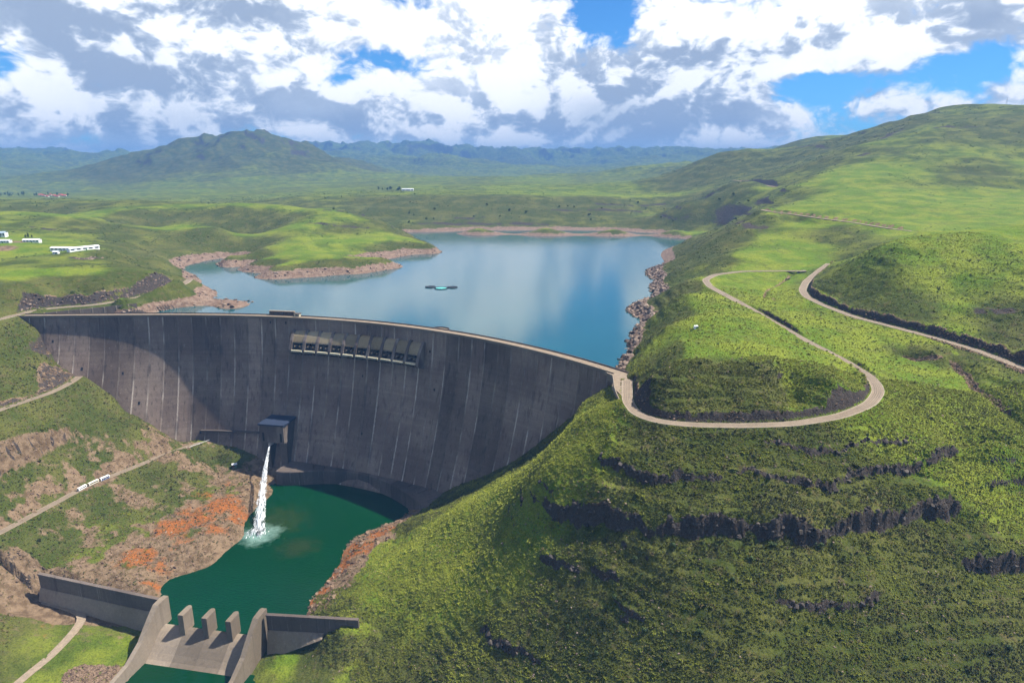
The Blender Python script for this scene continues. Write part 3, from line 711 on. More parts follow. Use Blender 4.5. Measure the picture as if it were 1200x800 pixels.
NR = len(lr)
ii, jj = np.meshgrid(np.arange(NR - 1), np.arange(NTH - 1), indexing='ij')
Q = np.stack([ii * NTH + jj, ii * NTH + jj + 1, (ii + 1) * NTH + jj + 1, (ii + 1) * NTH + jj], -1).reshape(-1, 4)
Q = Q[:, ::-1]
qc = V[Q].mean(1)
qr = np.hypot(qc[:, 0] - OX, qc[:, 1] - OY)
river_x = np.interp(qc[:, 1], [200, 330, 410, 480, 560, 640, 760], [-230, -225, -222, -215, -205, -190, -200])
reg = np.where(qr > 2750, 3, np.where((qc[:, 1] > 1760) & (qc[:, 0] < 760) & (qc[:, 0] > -500), 2, np.where(qc[:, 0] < np.where(qc[:, 1] < 760, river_x, -60), 0, 1)))
HILLS = []
for k, nm in enumerate(('hillside_left', 'hillside_right', 'far_plateau', 'mountains')):
    q = Q[reg == k]; used, inv = np.unique(q, return_inverse=True)
    me = mesh_np(nm, V[used], inv.reshape(-1, 4), True)
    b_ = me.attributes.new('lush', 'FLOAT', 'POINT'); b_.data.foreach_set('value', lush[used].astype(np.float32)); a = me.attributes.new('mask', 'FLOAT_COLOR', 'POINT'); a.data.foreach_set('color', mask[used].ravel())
    HILLS.append(tag(link(nm, me, M_LAND), kind='structure'))
def ground(x, y):
    """height of the finished sheet at x, y"""
    x = np.atleast_1d(np.asarray(x, float)); y = np.atleast_1d(np.asarray(y, float))
    a = np.arctan2(x - OX, y - OY); l = np.log(np.hypot(x - OX, y - OY))
    fi = np.clip(np.interp(l, lr, np.arange(NR)), 0, NR - 1.001); fj = np.clip((a - th[0]) / (th[1] - th[0]), 0, NTH - 1.001)
    i, j = fi.astype(int), fj.astype(int); p, q = fi - i, fj - j
    return (Zg[i, j] * (1 - q) + Zg[i, j + 1] * q) * (1 - p) + (Zg[i + 1, j] * (1 - q) + Zg[i + 1, j + 1] * q) * p
mask_g = mask.reshape(NR, NTH, 4)
def mask_at(x, y):
    a = np.arctan2(x - OX, y - OY); l = np.log(np.hypot(x - OX, y - OY))
    i = np.clip(np.rint(np.interp(l, lr, np.arange(NR))).astype(int), 0, NR - 1); j = np.clip(np.rint((a - th[0]) / (th[1] - th[0])).astype(int), 0, NTH - 1)
    return mask_g[i, j], steep.reshape(NR, NTH)[i, j]
def gz(x, y): return float(ground(x, y)[0])

# ------------------------------------------------------------------ water
def water_mat(name, col, rough, wave, scale, spec=0.5, ior=1.33, marks=()):
    m, t, p = new_mat(name)
    pos = t.new('ShaderNodeNewGeometry').outputs['Position']
    n = t.noise(pos, 0.012, 5, 0.6)
    cc = t.mix(n, tuple(c * 0.8 for c in col), tuple(min(1, c * 1.2) for c in col))
    nn = t.noise(pos, 0.10, 5, 0.65)
    for q, rad, c2, amt in marks:                       # aerated or silty water
        dd = t.math('ADD', t.math('DIVIDE', t.vmath('DISTANCE', pos, q), rad), t.math('MULTIPLY', t.math('SUBTRACT', nn, 0.5), 1.4))
        cc = t.mix(t.ramp(dd, 1.0, 0.1, 0, amt), cc, c2)
    t.put(p.inputs['Base Color'], cc)
    p.inputs['Roughness'].default_value = rough; p.inputs['IOR'].default_value = ior
    p.inputs['Specular IOR Level'].default_value = spec
    w = t.noise(t.mapping(pos, (scale, scale * 1.6, scale)), 1.0, 4, 0.6)
    t.put(p.inputs['Normal'], t.bump(w, wave, 0.4))
    return m
M_LAKE = water_mat('lake_water', (0.014, 0.070, 0.078), 0.11, 0.08, 0.12, 0.5, 1.5)
M_POOL = water_mat('pool_water', (0.0006, 0.027, 0.0075), 0.06, 0.3, 0.45, 0.32, 1.33, ((PZ(325, 610, POOL_Z), 42, (0.022, 0.034, 0.006), .6), (PZ(350, 640, POOL_Z), 26, (0.028, 0.030, 0.007), .45), (PZ(305, 626, POOL_Z), 24, (0.16, 0.26, 0.22), .9)))
ups_line = [crest(s) - crest_n(s) * 7.0 for s in np.linspace(0, CREST_LEN, 60)]
poly = [(p[0], p[1]) for p in ups_line]
poly = [(-700, 760), (-640, 756)] + poly + [(140, 520), (900, 900), (1500, 2700), (-2400, 2700), (-1500, 1150), (-900, 900)]
def sheet(name, poly, z, mat):
    me = bpy.data.meshes.new(name); bm = bmesh.new()
    f = bm.faces.new([bm.verts.new((x, y, z)) for x, y in poly])
    if f.normal.z < 0 or f.calc_area() < 0: pass
    bmesh.ops.triangulate(bm, faces=[f]); bmesh.ops.recalc_face_normals(bm, faces=bm.faces)
    for q in bm.faces:
        q.normal_update()
        if q.normal.z < 0: q.normal_flip()
    bm.to_mesh(me); bm.free()
    return link(name, me, mat)
tag(sheet('reservoir', poly, LAKE_Z, M_LAKE), kind='structure')

def land_px(u, v):                                      # where that sight line meets the finished ground
    r = ray(u, v); t = np.linspace(200, 4000, 12000); x, y, z = r[0] * t, r[1] * t, CAM_H + r[2] * t
    k = int(np.argmax(z < ground(x, y))); return float(x[k]), float(y[k])

# ------------------------------------------------------------------ the arch dam
def concrete_mat(name, a, b, streak=0.5, lift=True, joints=False):
    m, t, p = new_mat(name)
    pos = t.new('ShaderNodeNewGeometry').outputs['Position']
    big = t.noise(pos, 0.018, 4, 0.55)
    st = t.noise(t.mapping(pos, (0.28, 0.28, 0.010)), 1.0, 5, 0.62)
    st2 = t.noise(t.mapping(pos, (0.9, 0.9, 0.02), (9, 3, 0)), 1.0, 4, 0.6)
    fin = t.noise(pos, 0.5, 6, 0.65)
    c = t.mix(t.ramp(big, 0.35, 0.65), a, b)
    c = t.mix(t.ramp(st, 0.52, 0.70, 0, streak), c, tuple(x * 0.42 for x in a))
    c = t.mix(t.ramp(st2, 0.60, 0.74, 0, streak * 0.7), c, (0.44, 0.40, 0.36))
    c = t.mix(t.ramp(fin, 0.3, 0.7, 0.25, 0.0), c, tuple(x * 0.5 for x in a))
    if lift:                                          # 2 m concreting lifts
        sz = t.new('ShaderNodeSeparateXYZ'); t.l.new(pos, sz.inputs[0])
        fr = t.math('FRACT', t.math('MULTIPLY', sz.outputs[2], 0.4))
        ln = t.math('MULTIPLY', t.ramp(fr, 0.10, 0.0, 0, 0.5), t.ramp(t.noise(pos, 0.12, 4, 0.6), 0.42, 0.6))
        c = t.mix(ln, c, tuple(x * 0.4 for x in a))
        row = t.new('ShaderNodeTexWhiteNoise', noise_dimensions='1D'); t.put(row.inputs['W'], t.math('FLOOR', t.math('MULTIPLY', sz.outputs[2], 0.4)))
        c = t.mix(t.math('MULTIPLY', row.outputs[0], 0.22), c, tuple(x * 0.55 for x in a))
    oi = t.new('ShaderNodeObjectInfo')
    if joints:                                        # lime and damp that run down beside the block joints
        ac = t.new('ShaderNodeAttribute', attribute_name='across', attribute_type='GEOMETRY').outputs['Fac']
        ed = t.math('MULTIPLY', t.math('MINIMUM', ac, t.math('SUBTRACT', 1.0, ac)), 16.5)
        wob = t.math('ADD', ed, t.math('MULTIPLY', t.math('SUBTRACT', st2, 0.5), 1.6))
        wh = t.noise(t.mapping(pos, (0.045, 0.045, 0.016), (40, 7, 2)), 1.0, 3, 0.6)
        c = t.mix(t.math('MULTIPLY', t.ramp(wob, 1.15, 0.15), t.ramp(wh, 0.46, 0.62, 0.15, 0.95)), c, (0.50, 0.43, 0.36))
        dk = t.noise(t.mapping(pos, (0.05, 0.05, 0.02), (3, 70, 9)), 1.0, 3, 0.6)
        c = t.mix(t.math('MULTIPLY', t.ramp(wob, 3.4, 1.2), t.ramp(dk, 0.54, 0.68, 0, 0.6)), c, (0.05, 0.038, 0.036))
        c = t.mix(t.ramp(ed, 0.16, 0.05, 0, 0.7), c, (0.06, 0.048, 0.045))
    c = t.mix(1.0, c, t.ramp(oi.outputs['Random'], 0, 1, 0.70, 1.18, False), 'MULTIPLY')
    t.put(p.inputs['Base Color'], c)
    p.inputs['Roughness'].default_value = 0.9; p.inputs['Specular IOR Level'].default_value = 0.2
    t.put(p.inputs['Normal'], t.bump(fin, 0.35, 0.25))
    return m
M_CONC = concrete_mat('dam_concrete', (0.138, 0.098, 0.078), (0.235, 0.178, 0.140), 0.65, True, True)
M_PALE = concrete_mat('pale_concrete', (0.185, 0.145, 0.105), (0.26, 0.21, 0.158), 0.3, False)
M_DARKC = concrete_mat('dark_concrete', (0.085, 0.066, 0.056), (0.135, 0.108, 0.090), 0.5, False)  # darker base than the dam's concrete, with streaks
M_LIME = simple_mat('lime_streak', (0.62, 0.58, 0.52), 0.9, 0.3, 0.4)
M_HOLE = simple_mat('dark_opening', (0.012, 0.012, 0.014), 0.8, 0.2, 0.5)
M_STEEL = simple_mat('galvanised_steel', (0.45, 0.46, 0.47), 0.45, 0.2, 0.4, 0.6)
M_ROAD = simple_mat('road_surface', (0.215, 0.165, 0.115), 0.92, 0.22, 0.25)

DAM = empty('arch_dam', (*crest(CREST_LEN / 2), POOL_Z), label='huge curved concrete arch dam holding back the blue reservoir across the gorge', cat='dam')
DAM_INV = Matrix.Translation(-Vector(DAM.location))
def under(o, parent=DAM):
    o.parent = parent; o.matrix_parent_inverse = Matrix.Translation(-parent.matrix_world.translation if parent.parent is None else (0, 0, 0)); return o
def dam_part(mb, name, mat, parent=DAM, **k):
    o = mb.build(name, mat, None, **k); o.parent = parent
    o.matrix_parent_inverse = DAM_INV
    return o
def foot_z(s):                                        # how deep the block has to reach
    z = 0.0
    for zz in np.arange(-4, -190, -4.0):
        p = face_pt(s, zz)
        if gz(p.x, p.y) > zz + 3 and gz(*(crest(s))) > zz - 60: return zz - 8
    return -186.0
NB = 44
edges_s = np.linspace(0, CREST_LEN, NB + 1)
for i in range(NB):
    s0, s1 = edges_s[i], edges_s[i + 1]
    zb = min(foot_z(s0), foot_z(s1), foot_z((s0 + s1) / 2))
    nz = max(3, int(-zb / 7)); zs = np.linspace(-1.2, zb, nz + 1)
    g = 0.28; prd = 0.12 * ((i * 37) % 5) / 5
    rings = []
    for z in zs:
        f = [(s0 + 0.02, -0.30), (s0 + g, prd), ((2 * s0 + s1) / 3, prd), ((s0 + 2 * s1) / 3, prd), (s1 - g, prd), (s1 - 0.02, -0.30)]
        ring = [face_pt(a, z, o) for a, o in f]
        u = 9.0 + 40.0 * (max(-z, 0) / 185.0) * 0.6
        for a in (s1 - 0.02, s0 + 0.02):
            p = crest(a) - crest_n(a) * (u if a else u); ring.append(Vector((p[0], p[1], z)))
        rings.append(ring)
    mb = MB(); mb.loft(rings)
    o = dam_part(mb, 'concrete_block', M_CONC, smooth=False)
    a = o.data.attributes.new('across', 'FLOAT', 'POINT'); a.data.foreach_set('value', np.tile(np.array([0, .02, .333, .667, .98, 1, 1, 0], np.float32), len(zs)))

# crest roadway with its parapets
def sweep(prof, s0, s1, step=6.0):                    # profile of (offset downstream, z) along the crest
    mb = MB(); rings = []
    for s in np.linspace(s0, s1, max(2, int((s1 - s0) / step))):
        n = crest_n(s); c = crest(s)
        rings.append([(c[0] + n[0] * o, c[1] + n[1] * o, z) for o, z in prof])
    return mb.loft(rings)
SR = CREST_LEN - 9
dam_part(sweep([(0.9, -1.2), (0.9, -0.1), (-9.6, -0.1), (-9.6, -1.2)], 0, CREST_LEN), 'crest_roadway', M_ROAD)
dam_part(sweep([(1.5, -1.6), (1.5, 1.0), (0.95, 1.0), (0.95, -1.6)], 0, SR), 'parapet', M_PALE)
dam_part(sweep([(-9.65, -1.6), (-9.65, 1.1), (-10.2, 1.1), (-10.2, -1.6)], 0, CREST_LEN - 2), 'parapet', M_DARKC)
# --- find the crest chainage that is seen at a given picture column
_ss = np.linspace(5, CREST_LEN - 5, 120); _su = {}
def s_at(u, z, out=0.0):
    k = round(z)
    if (k, out) not in _su: _su[(k, out)] = [PROJ(*face_pt(s, z, out))[0] for s in _ss]
    return float(np.interp(u, _su[(k, out)], _ss))
def fp(s, o, z):                                       # o metres out from the crest line, downstream
    n = crest_n(s); c = crest(s); return Vector((c[0] + n[0] * o, c[1] + n[1] * o, z))
M_CREAM = simple_mat('cream_paint', (0.48, 0.43, 0.30), 0.7, 0.15, 0.5)
M_OCHRE = concrete_mat('weathered_ochre_concrete', (0.24, 0.18, 0.10), (0.33, 0.26, 0.16), 0.4, False)
sp0, sp1 = s_at(346, -20), s_at(497, -22)
nbay = 10; bw = (sp1 - sp0) / nbay
for i in range(nbay + 1):                              # fins between the bays
    a = sp0 + i * bw; rings = []
    pr = [(-1, -12.6), (4.0, -13.2), (11.2, -23), (15.4, -33), (15.4, -36.5), (2.0, -43.0), (-1, -43.0)]
    for ds in (-1.7, 1.7): rings.append([fp(a + ds, o, z) for o, z in pr])
    dam_part(MB().loft(rings), 'spillway_pier', M_CONC)
for i in range(nbay):
    a0, a1 = sp0 + i * bw + 1.71, sp0 + (i + 1) * bw - 1.71
    pr = [(0.15, -13.6), (4.2, -14.8), (7.4, -18.2), (10.4, -24.2), (10.4, -25.6), (-0.5, -25.6), (-0.5, -13.6)]
    dam_part(MB().loft([[fp(a, o, z) for o, z in ((-.6, -25.65), (3.4, -25.65), (3.4, -36), (-.6, -36))] for a in (a0, a1)]), 'chute_recess_shade', M_HOLE)  # near-black block paints the shadow between chute and lip
    ch = dam_part(MB().loft([[fp(a, o, z) for o, z in pr] for a in (a0, a1)]), 'spillway_chute', M_OCHRE)
    lip = [(0.2, -35.6), (10.0, -34.2), (14.6, -33.0), (16.8, -33.0), (16.8, -34.6), (10.0, -37.0), (0.2, -41.0)]
    dam_part(MB().loft([[fp(a, o, z) for o, z in lip] for a in (a0, a1)]), 'flip_lip', M_CREAM)
    for q in (0.22, 0.72):
        a = a0 + (a1 - a0) * q; dam_part(MB().tube(fp(a, 3.0, -29.2), fp(a, 13.4, -29.4), 0.8, 0.8, 8), 'air_vent', M_PALE)
    mb = MB(); mb.loft([[fp(a, o, z) for o, z in ((10.42, -25.6), (11.3, -25.6), (11.3, -24.7), (11.0, -24.7), (11.0, -25.2), (10.42, -25.2))] for a in (a0, a1)])
    dam_part(mb, 'walkway_edge', M_PALE)
    for q in (0.18, 0.5, 0.82):
        a = a0 + (a1 - a0) * q
        dam_part(MB().loft([[fp(a + d, o, z) for o, z in ((-0.5, -40.5), (9.5, -36.4), (9.5, -37.6), (3.5, -43.5), (-0.5, -44))] for d in (-0.55, 0.55)]), 'lip_corbel', M_DARKC)
# --- plinth at the foot of the arch
pl_ctrl = np.array([(-258, 668), (-228, 668), (-187, 667), (-147, 654), (-104, 613), (-70, 566)])
tq = np.linspace(0, 1, len(pl_ctrl)); px_, py_ = np.polyfit(tq, pl_ctrl[:, 0], 4), np.polyfit(tq, pl_ctrl[:, 1], 4)
qs = np.linspace(0, 1, 17); arc = np.stack([np.polyval(px_, qs), np.polyval(py_, qs)], 1)
for i in range(16):
    rings = []
    for f in (0.004, 0.996):
        p = arc[i] + (arc[i + 1] - arc[i]) * f; d = arc[min(i + 1, 16)] - arc[i]; d /= np.linalg.norm(d); n = np.array([-d[1], d[0]])
        rings.append([(p[0] + n[0] * o, p[1] + n[1] * o, z) for o, z in ((-1.0, -190), (0.3, -157.0), (1.0, -156.2), (40, -154.5), (40, -190))])
    dam_part(MB().loft(rings), 'plinth_block', M_DARKC)
# --- outlet house on the face, with its ledge
so = s_at(324, -122, 14); HW = 14.0
OH = [fp(so, face_off(so, 120), -108)]
f0 = face_off(so, 100)
def oh(a, o, z): 
    n = crest_n(so); c = crest(so); t = np.array([-n[1], n[0]]); return Vector((c[0] + n[0] * o + t[0] * a, c[1] + n[1] * o + t[1] * a, z))
M_ROOF_SHADED = simple_mat('shaded_roof', (0.022, 0.032, 0.060), 0.6, 0.2, 0.3)  # navy tone of a roof in shade, baked into its colour
def oh_box(a0, a1, o0, o1, z0, z1): return MB().loft([[oh(a, o, z) for a, o in ((a0, o0), (a1, o0), (a1, o1), (a0, o1))] for z in (z0, z1)])
fo = f0 + 31
house = dam_part(oh_box(-HW, HW, 10, fo, -130, -110), 'outlet_house', M_CONC)
hI = DAM_INV
def hpart(mb, nm, mat):
    o = mb.build(nm, mat, None); o.parent = house; o.matrix_parent_inverse = Matrix.Identity(4); return o
hpart(oh_box(-HW - 1.4, HW + 1.4, 8, fo + 1.2, -109.98, -108.2), 'roof', M_ROOF_SHADED)
for a in (-HW + 2.4, HW - 4.6): hpart(oh_box(a, a + 2.2, fo - 0.5, fo + 0.12, -128.5, -118.5), 'window', M_HOLE)
for a0, a1 in ((-HW, -HW + 8), (HW - 8, HW)): hpart(oh_box(a0, a1, 10, fo - 4, -178, -130.02), 'support_pier', M_DARKC)  # darker concrete carries the shade under the house
hpart(oh_box(-4.2, -0.8, fo - 3, fo + 2.0, -132.4, -130.05), 'valve', M_STEEL)
s_l0 = s_at(236, -128, 0)
rings = []
for s in np.linspace(s_l0, so - HW + 3, 14):
    o = face_off(s, 127); rings.append([fp(s, o + q, z) for q, z in ((-2, -128.5), (3.2, -128.5), (3.2, -127), (-2, -127))])
dam_part(MB().loft(rings), 'access_ledge', M_DARKC)
# --- stair on the face, lime streaks below the joints, gallery mouths
def face_strip(s, z0, z1, w, out, name, mat, wander=0.0, steps=14):
    rings = []
    for z in np.linspace(z0, z1, steps):
        k = 0.35 + 0.65 * max(0.0, math.sin(math.pi * (z - z0) / (z1 - z0))) ** 0.5
        rings.append([face_pt(s + wander * math.sin(z * .13) - w * k, z, out - 0.5), face_pt(s + wander * math.sin(z * .13) - w * k, z, out), face_pt(s + wander * math.sin(z * .13) + w * k, z, out), face_pt(s + wander * math.sin(z * .13) + w * k, z, out - 0.5)])
    return dam_part(MB().loft(rings), name, mat)
st_s = s_at(506, -95, 0)
face_strip(st_s, -88, -178, 0.55, 0.35, 'face_stair', M_PALE, 0, 30)
for (u, v, k) in ((317, 377.5, 1.0), (335, 378, 1.0), (62, 400, 1.1), (96, 432.5, 1.3), (144, 437, 1.2), (163, 471, 1.2), (235, 506, 1.2), (509, 456, 1.0), (424, 508, .9), (425, 441, .9), (504, 411, 1.0)):
    best = None
    for z in np.arange(-6, -160, -2.0):
        s = s_at(u, z); d = abs(PROJ(*face_pt(s, z))[1] - v)
        if best is None or d < best[0]: best = (d, s, z)
    _, s, z = best
    dam_part(MB().loft([[face_pt(s + a, z + b, o) for a, b in ((-.9 * k, -1.3 * k), (.9 * k, -1.3 * k), (.9 * k, 1.3 * k), (-.9 * k, 1.3 * k))] for o in (-1.0, 0.3)]), 'gallery_mouth', M_HOLE)
# --- hoist gantry, kiosk and lay-by on the crest
sg0, sg1 = s_at(311, -1), s_at(340, -1)
g_ = []
for s in np.linspace(sg0, sg1, 7): g_.append(s)
for s in g_: dam_part(MB().loft([[fp(s + d, o, z) for o, z in ((-11.1, -0.1), (-10.25, -0.1), (-10.25, 4.2), (-11.1, 4.2))] for d in (-.35, .35)]), 'gantry_post', M_DARKC)
dam_part(MB().loft([[fp(s, o, z) for o, z in ((-12.5, 4.2), (-9.2, 4.2), (-9.2, 5.2), (-12.5, 5.2))] for s in g_]), 'gantry_beam', M_PALE)
dam_part(MB().loft([[fp(s, o, z) for o, z in ((-12.2, -6), (-11.2, -6), (-11.2, 4.1), (-12.2, 4.1))] for s in g_]), 'gantry_back_wall', M_DARKC)
sk = sg1 + 4.5
kz = dam_part(MB().loft([[fp(sk + d, o, z) for o, z in ((-11, -0.05), (-6.6, -0.05), (-6.6, 3.2), (-11, 3.2))] for d in (-3.2, 3.2)]), 'crest_kiosk', M_CREAM)
o_ = MB().loft([[fp(sk + d, o, z) for o, z in ((-11.5, 3.22), (-6.1, 3.22), (-6.1, 3.6), (-11.5, 3.6))] for d in (-3.7, 3.7)]).build('roof', M_DARKC); o_.parent = kz
o_ = MB().loft([[fp(sk + d, o, z) for o, z in ((-7.5, 0.9), (-6.57, 0.9), (-6.57, 2.4), (-7.5, 2.4))] for d in (-1.6, 1.6)]).build('window', M_HOLE); o_.parent = kz
sl_ = s_at(510, 0); rings = []
for zz, k in ((-4, 1.0), (-0.06, 1.0)):
    rings.append([fp(sl_ + 9.5 * math.cos(t), -9.9 - 7.0 * math.sin(t), zz) for t in np.linspace(0, math.pi, 12)])
dam_part(MB().loft(rings), 'crest_lay_by', M_ROAD)
mb = MB(); mb.loft([[fp(sl_ + 9.5 * math.cos(t), -9.9 - r * math.sin(t), z) for r, z in ((7.0, -2), (7.0, 1.2), (7.6, 1.2), (7.6, -2))] for t in np.linspace(0.05, math.pi - .05, 14)])
dam_part(mb, 'lay_by_parapet', M_DARKC)
# right end: apron where the crest road swings round, with its parapet
rings = []
e0 = crest(CREST_LEN - 10); 
ap = [PZ(u, v, 0)[:2] for u, v in ((700, 428.5), (722, 437), (746, 444), (744, 462), (748, 478), (737, 476), (727, 462), (717, 452), (719, 442))]
me_ap = [[(x, y, z) for x, y in ap] for z in (-3, 0.06)]
dam_part(MB().loft(me_ap), 'abutment_apron', M_ROAD)
pr_ = [PZ(u, v, 0)[:2] for u, v in ((712, 438.5), (718, 441), (719, 446), (719.5, 453), (722, 461), (726, 470))]
mb = MB(); mb.loft([[(x - 0.35, y - 0.1, z0) if i in (0, 1) else (x + 0.35, y + 0.1, z0) for i, z0 in enumerate((-5, 1.2, 1.2, -5))] for x, y in pr_])
dam_part(mb, 'end_parapet', M_PALE)

# ------------------------------------------------------------------ jet of released water
def jet_mat(name, dens, col=(0.85, 0.9, 0.93)):
    m, t, p = new_mat(name)
    pos = t.new('ShaderNodeNewGeometry').outputs['Position']
    n = t.noise(t.mapping(pos, (1.6, 0.16, 0.22)), 1.0, 6, 0.7)
    t.put(p.inputs['Base Color'], col); p.inputs['Roughness'].default_value = 0.5
    p.inputs['Subsurface Weight'].default_value = 0.0
    t.put(p.inputs['Alpha'], t.ramp(n, 0.5 - dens, 0.72 - dens))
    return m
M_JET = jet_mat('falling_water', 0.09); M_SPRAY = jet_mat('spray', 0.0, (0.9, 0.93, 0.95))
J0, J1 = oh(-2.5, fo + 2.0, -131.2), Vector(PZ(303, 622, POOL_Z))
def jet_path(f):
    p = J0.lerp(J1, f); p.z = J0.z + (J1.z - J0.z) * (0.34 * f + 0.66 * f * f); return p
def jet_tube(off, r0, r1, seed):
    rr = random.Random(seed); rings = []; ph = rr.random() * 6
    for i in range(27):
        f = i / 26; c = jet_path(f); sp = off * (0.1 + f ** 1.2)
        rad = r0 + (r1 - r0) * f ** 1.2
        rings.append([c + Vector((sp[0] + rad * math.cos(a) * (1 + 0.22 * rr.uniform(-1, 1) * f), sp[1] * 0.6 + rad * 0.5 * math.sin(a), sp[2] * 0.6 + rad * 0.8 * math.sin(a) * (1 + 0.22 * rr.uniform(-1, 1) * f))) for a in np.linspace(0, 2 * math.pi, 10)[:-1]])
    return rings
JET = empty('water_jet', J1, label='white jet of water arcing from the outlet house into the green pool', cat='water jet')
JI = Matrix.Translation(-J1)
def jpart(mb, nm, mat):
    o = mb.build(nm, mat, None, smooth=True); o.parent = JET; o.matrix_parent_inverse = JI; return o
jpart(MB().loft(jet_tube(Vector((0, 0, 0)), 0.9, 3.6, 1)), 'core', M_JET)
mb = MB()
for k in range(9):
    a = k * 2.4; mb.loft(jet_tube(Vector((math.cos(a) * 4.2, 0.5, math.sin(a) * 3.2)), 0.3, 1.9, 10 + k))
jpart(mb, 'strands', M_SPRAY)
mb = MB(); rr = random.Random(5)
for k in range(420):                                    # torn drops round the stream
    f = rr.uniform(0.25, 1.0); c = jet_path(f) + Vector((rr.gauss(0, 2.2), rr.gauss(0, 1.5), rr.gauss(0, 2.0))) * (0.4 + 1.5 * f); r = rr.uniform(0.12, 0.38)
    if c.z < POOL_Z + .3: c.z = POOL_Z + rr.uniform(.3, 3)
    mb.loft([[c + Vector((r * 1.0 * math.cos(a), r * math.sin(a), -r)) for a in (0, 2.1, 4.2)], [c + Vector((0.02 * math.cos(a), .02 * math.sin(a), r * 2.2)) for a in (0, 2.1, 4.2)]])
jpart(mb, 'drops', M_SPRAY)['kind'] = 'stuff'
mb = MB()
for k in range(36):                                     # boiling white water where it lands
    a = rr.uniform(0, 6.28); q = rr.random() ** 0.6; c = J1 + Vector((q * 13 * math.cos(a), q * 15 * math.sin(a) - 5, 0)); r = (1.1 - q) * rr.uniform(2.2, 4.5)
    rings = []
    for ph in (0.0, 0.35, 0.7, 1.05, 1.4): rings.append([c + Vector((r * 1.5 * math.cos(ph) * math.cos(t) * rr.uniform(.8, 1.2), r * 1.5 * math.cos(ph) * math.sin(t) * rr.uniform(.8, 1.2), r * 1.1 * math.sin(ph) - .3)) for t in np.linspace(0, 6.283, 9)[:-1]])
    mb.loft(rings)
jpart(mb, 'splash', M_SPRAY)

# ------------------------------------------------------------------ pools, roads
pool = [PZ(u, v, POOL_Z)[:2] for u, v in ((520, 545), (520, 640), (440, 690), (360, 730))] + [tuple(WB[:2] - WEIR_D * 1 - WEIR_N * 1.0), tuple(WA[:2] + WEIR_D * 1 - WEIR_N * 1.0)] + [PZ(u, v, POOL_Z)[:2] for u, v in ((160, 690), (190, 640), (230, 560), (300, 520), (400, 510))]
tag(sheet('plunge_pool', pool, POOL_Z, M_POOL), kind='structure')
c0 = WEIR_C[:2]
tail = [c0 - WEIR_D * 60 + WEIR_N * 20, c0 + WEIR_D * 60 + WEIR_N * 20, c0 + WEIR_D * 60 + WEIR_N * 200, c0 - WEIR_D * 60 + WEIR_N * 200]
tag(sheet('river', [tuple(p) for p in tail], TAIL_Z, M_POOL), kind='structure')
M_KERB = simple_mat('road_kerb', (0.30, 0.25, 0.19), 0.9, 0.2, 0.6)
M_WORN = simple_mat('worn_wheel_track', (0.165, 0.128, 0.092), 0.9, 0.45, 0.08)
M_TRACK = simple_mat('gravel_track', (0.26, 0.20, 0.14), 0.95, 0.25, 0.5)
def ribbon(pl, o0, o1, z0, z1):                        # solid strip between two side offsets
    d = np.gradient(pl[:, :2], axis=0); d /= np.linalg.norm(d, axis=1, keepdims=True); n = np.stack([d[:, 1], -d[:, 0]], 1)
    mb = MB(); rings = []
    for p, q in zip(pl, n):
        rings.append([(p[0] + q[0] * o, p[1] + q[1] * o, p[2] + z) for o, z in ((o0, z0), (o0, z1), (o1, z1), (o1, z0))])
    return mb.loft(rings)
for k, (hw, _) in ROADS.items():
    pl = road_pts[k].copy(); pl[:, 2] += np.maximum(pl[:, 1] - 900, 0) * 0.002
    o = ribbon(pl, -hw, hw, -0.6, 0.16).build(k, M_ROAD if k not in ('weir_track',) else M_TRACK, smooth=False)
    tag(o, kind='structure')
    if k in ('crest_loop_road', 'upper_road', 'lake_road', 'outlet_road', 'abutment_road'):
        for q in (-1.9, -0.7, 0.7, 1.9): ribbon(pl, q - .28, q + .28, 0.15, 0.165).build('wheel_track', M_WORN, o)
    if k in ('crest_loop_road', 'upper_road', 'lake_road'):
        for a, b in ((-hw - 0.45, -hw - 0.003), (hw + 0.003, hw + 0.45)):
            ribbon(pl, a, b, -0.6, 0.32).build('kerb', M_KERB, o)

# ------------------------------------------------------------------ smaller man-made things
M_WHITE = simple_mat('white_paint', (0.78, 0.78, 0.76), 0.5, 0.08, 0.5)
M_BLUE = simple_mat('blue_paint', (0.045, 0.10, 0.30), 0.4, 0.1, 0.5)
M_CREAMB = simple_mat('cream_vehicle_paint', (0.66, 0.62, 0.50), 0.45, 0.08, 0.5)
M_GLASS = simple_mat('dark_glass', (0.015, 0.018, 0.022), 0.12, 0.1, 0.5, 0, 0, 0.6)
M_TYRE = simple_mat('tyre_rubber', (0.02, 0.02, 0.02), 0.85)
M_RED = simple_mat('red_roofing', (0.42, 0.075, 0.06), 0.7, 0.2, 0.3)
M_GREEN = simple_mat('green_paint', (0.02, 0.13, 0.08), 0.6, 0.15, 0.4)
M_TIN = simple_mat('white_sheet_roof', (0.80, 0.81, 0.83), 0.5, 0.1, 0.2)
M_GREYROOF = simple_mat('blue_grey_sheet_roof', (0.30, 0.38, 0.46), 0.5, 0.15, 0.2)
M_NET = simple_mat('dark_net_float', (0.012, 0.018, 0.024), 0.7)
M_TEAL = simple_mat('teal_net', (0.10, 0.42, 0.38), 0.6, 0.15, 0.6)
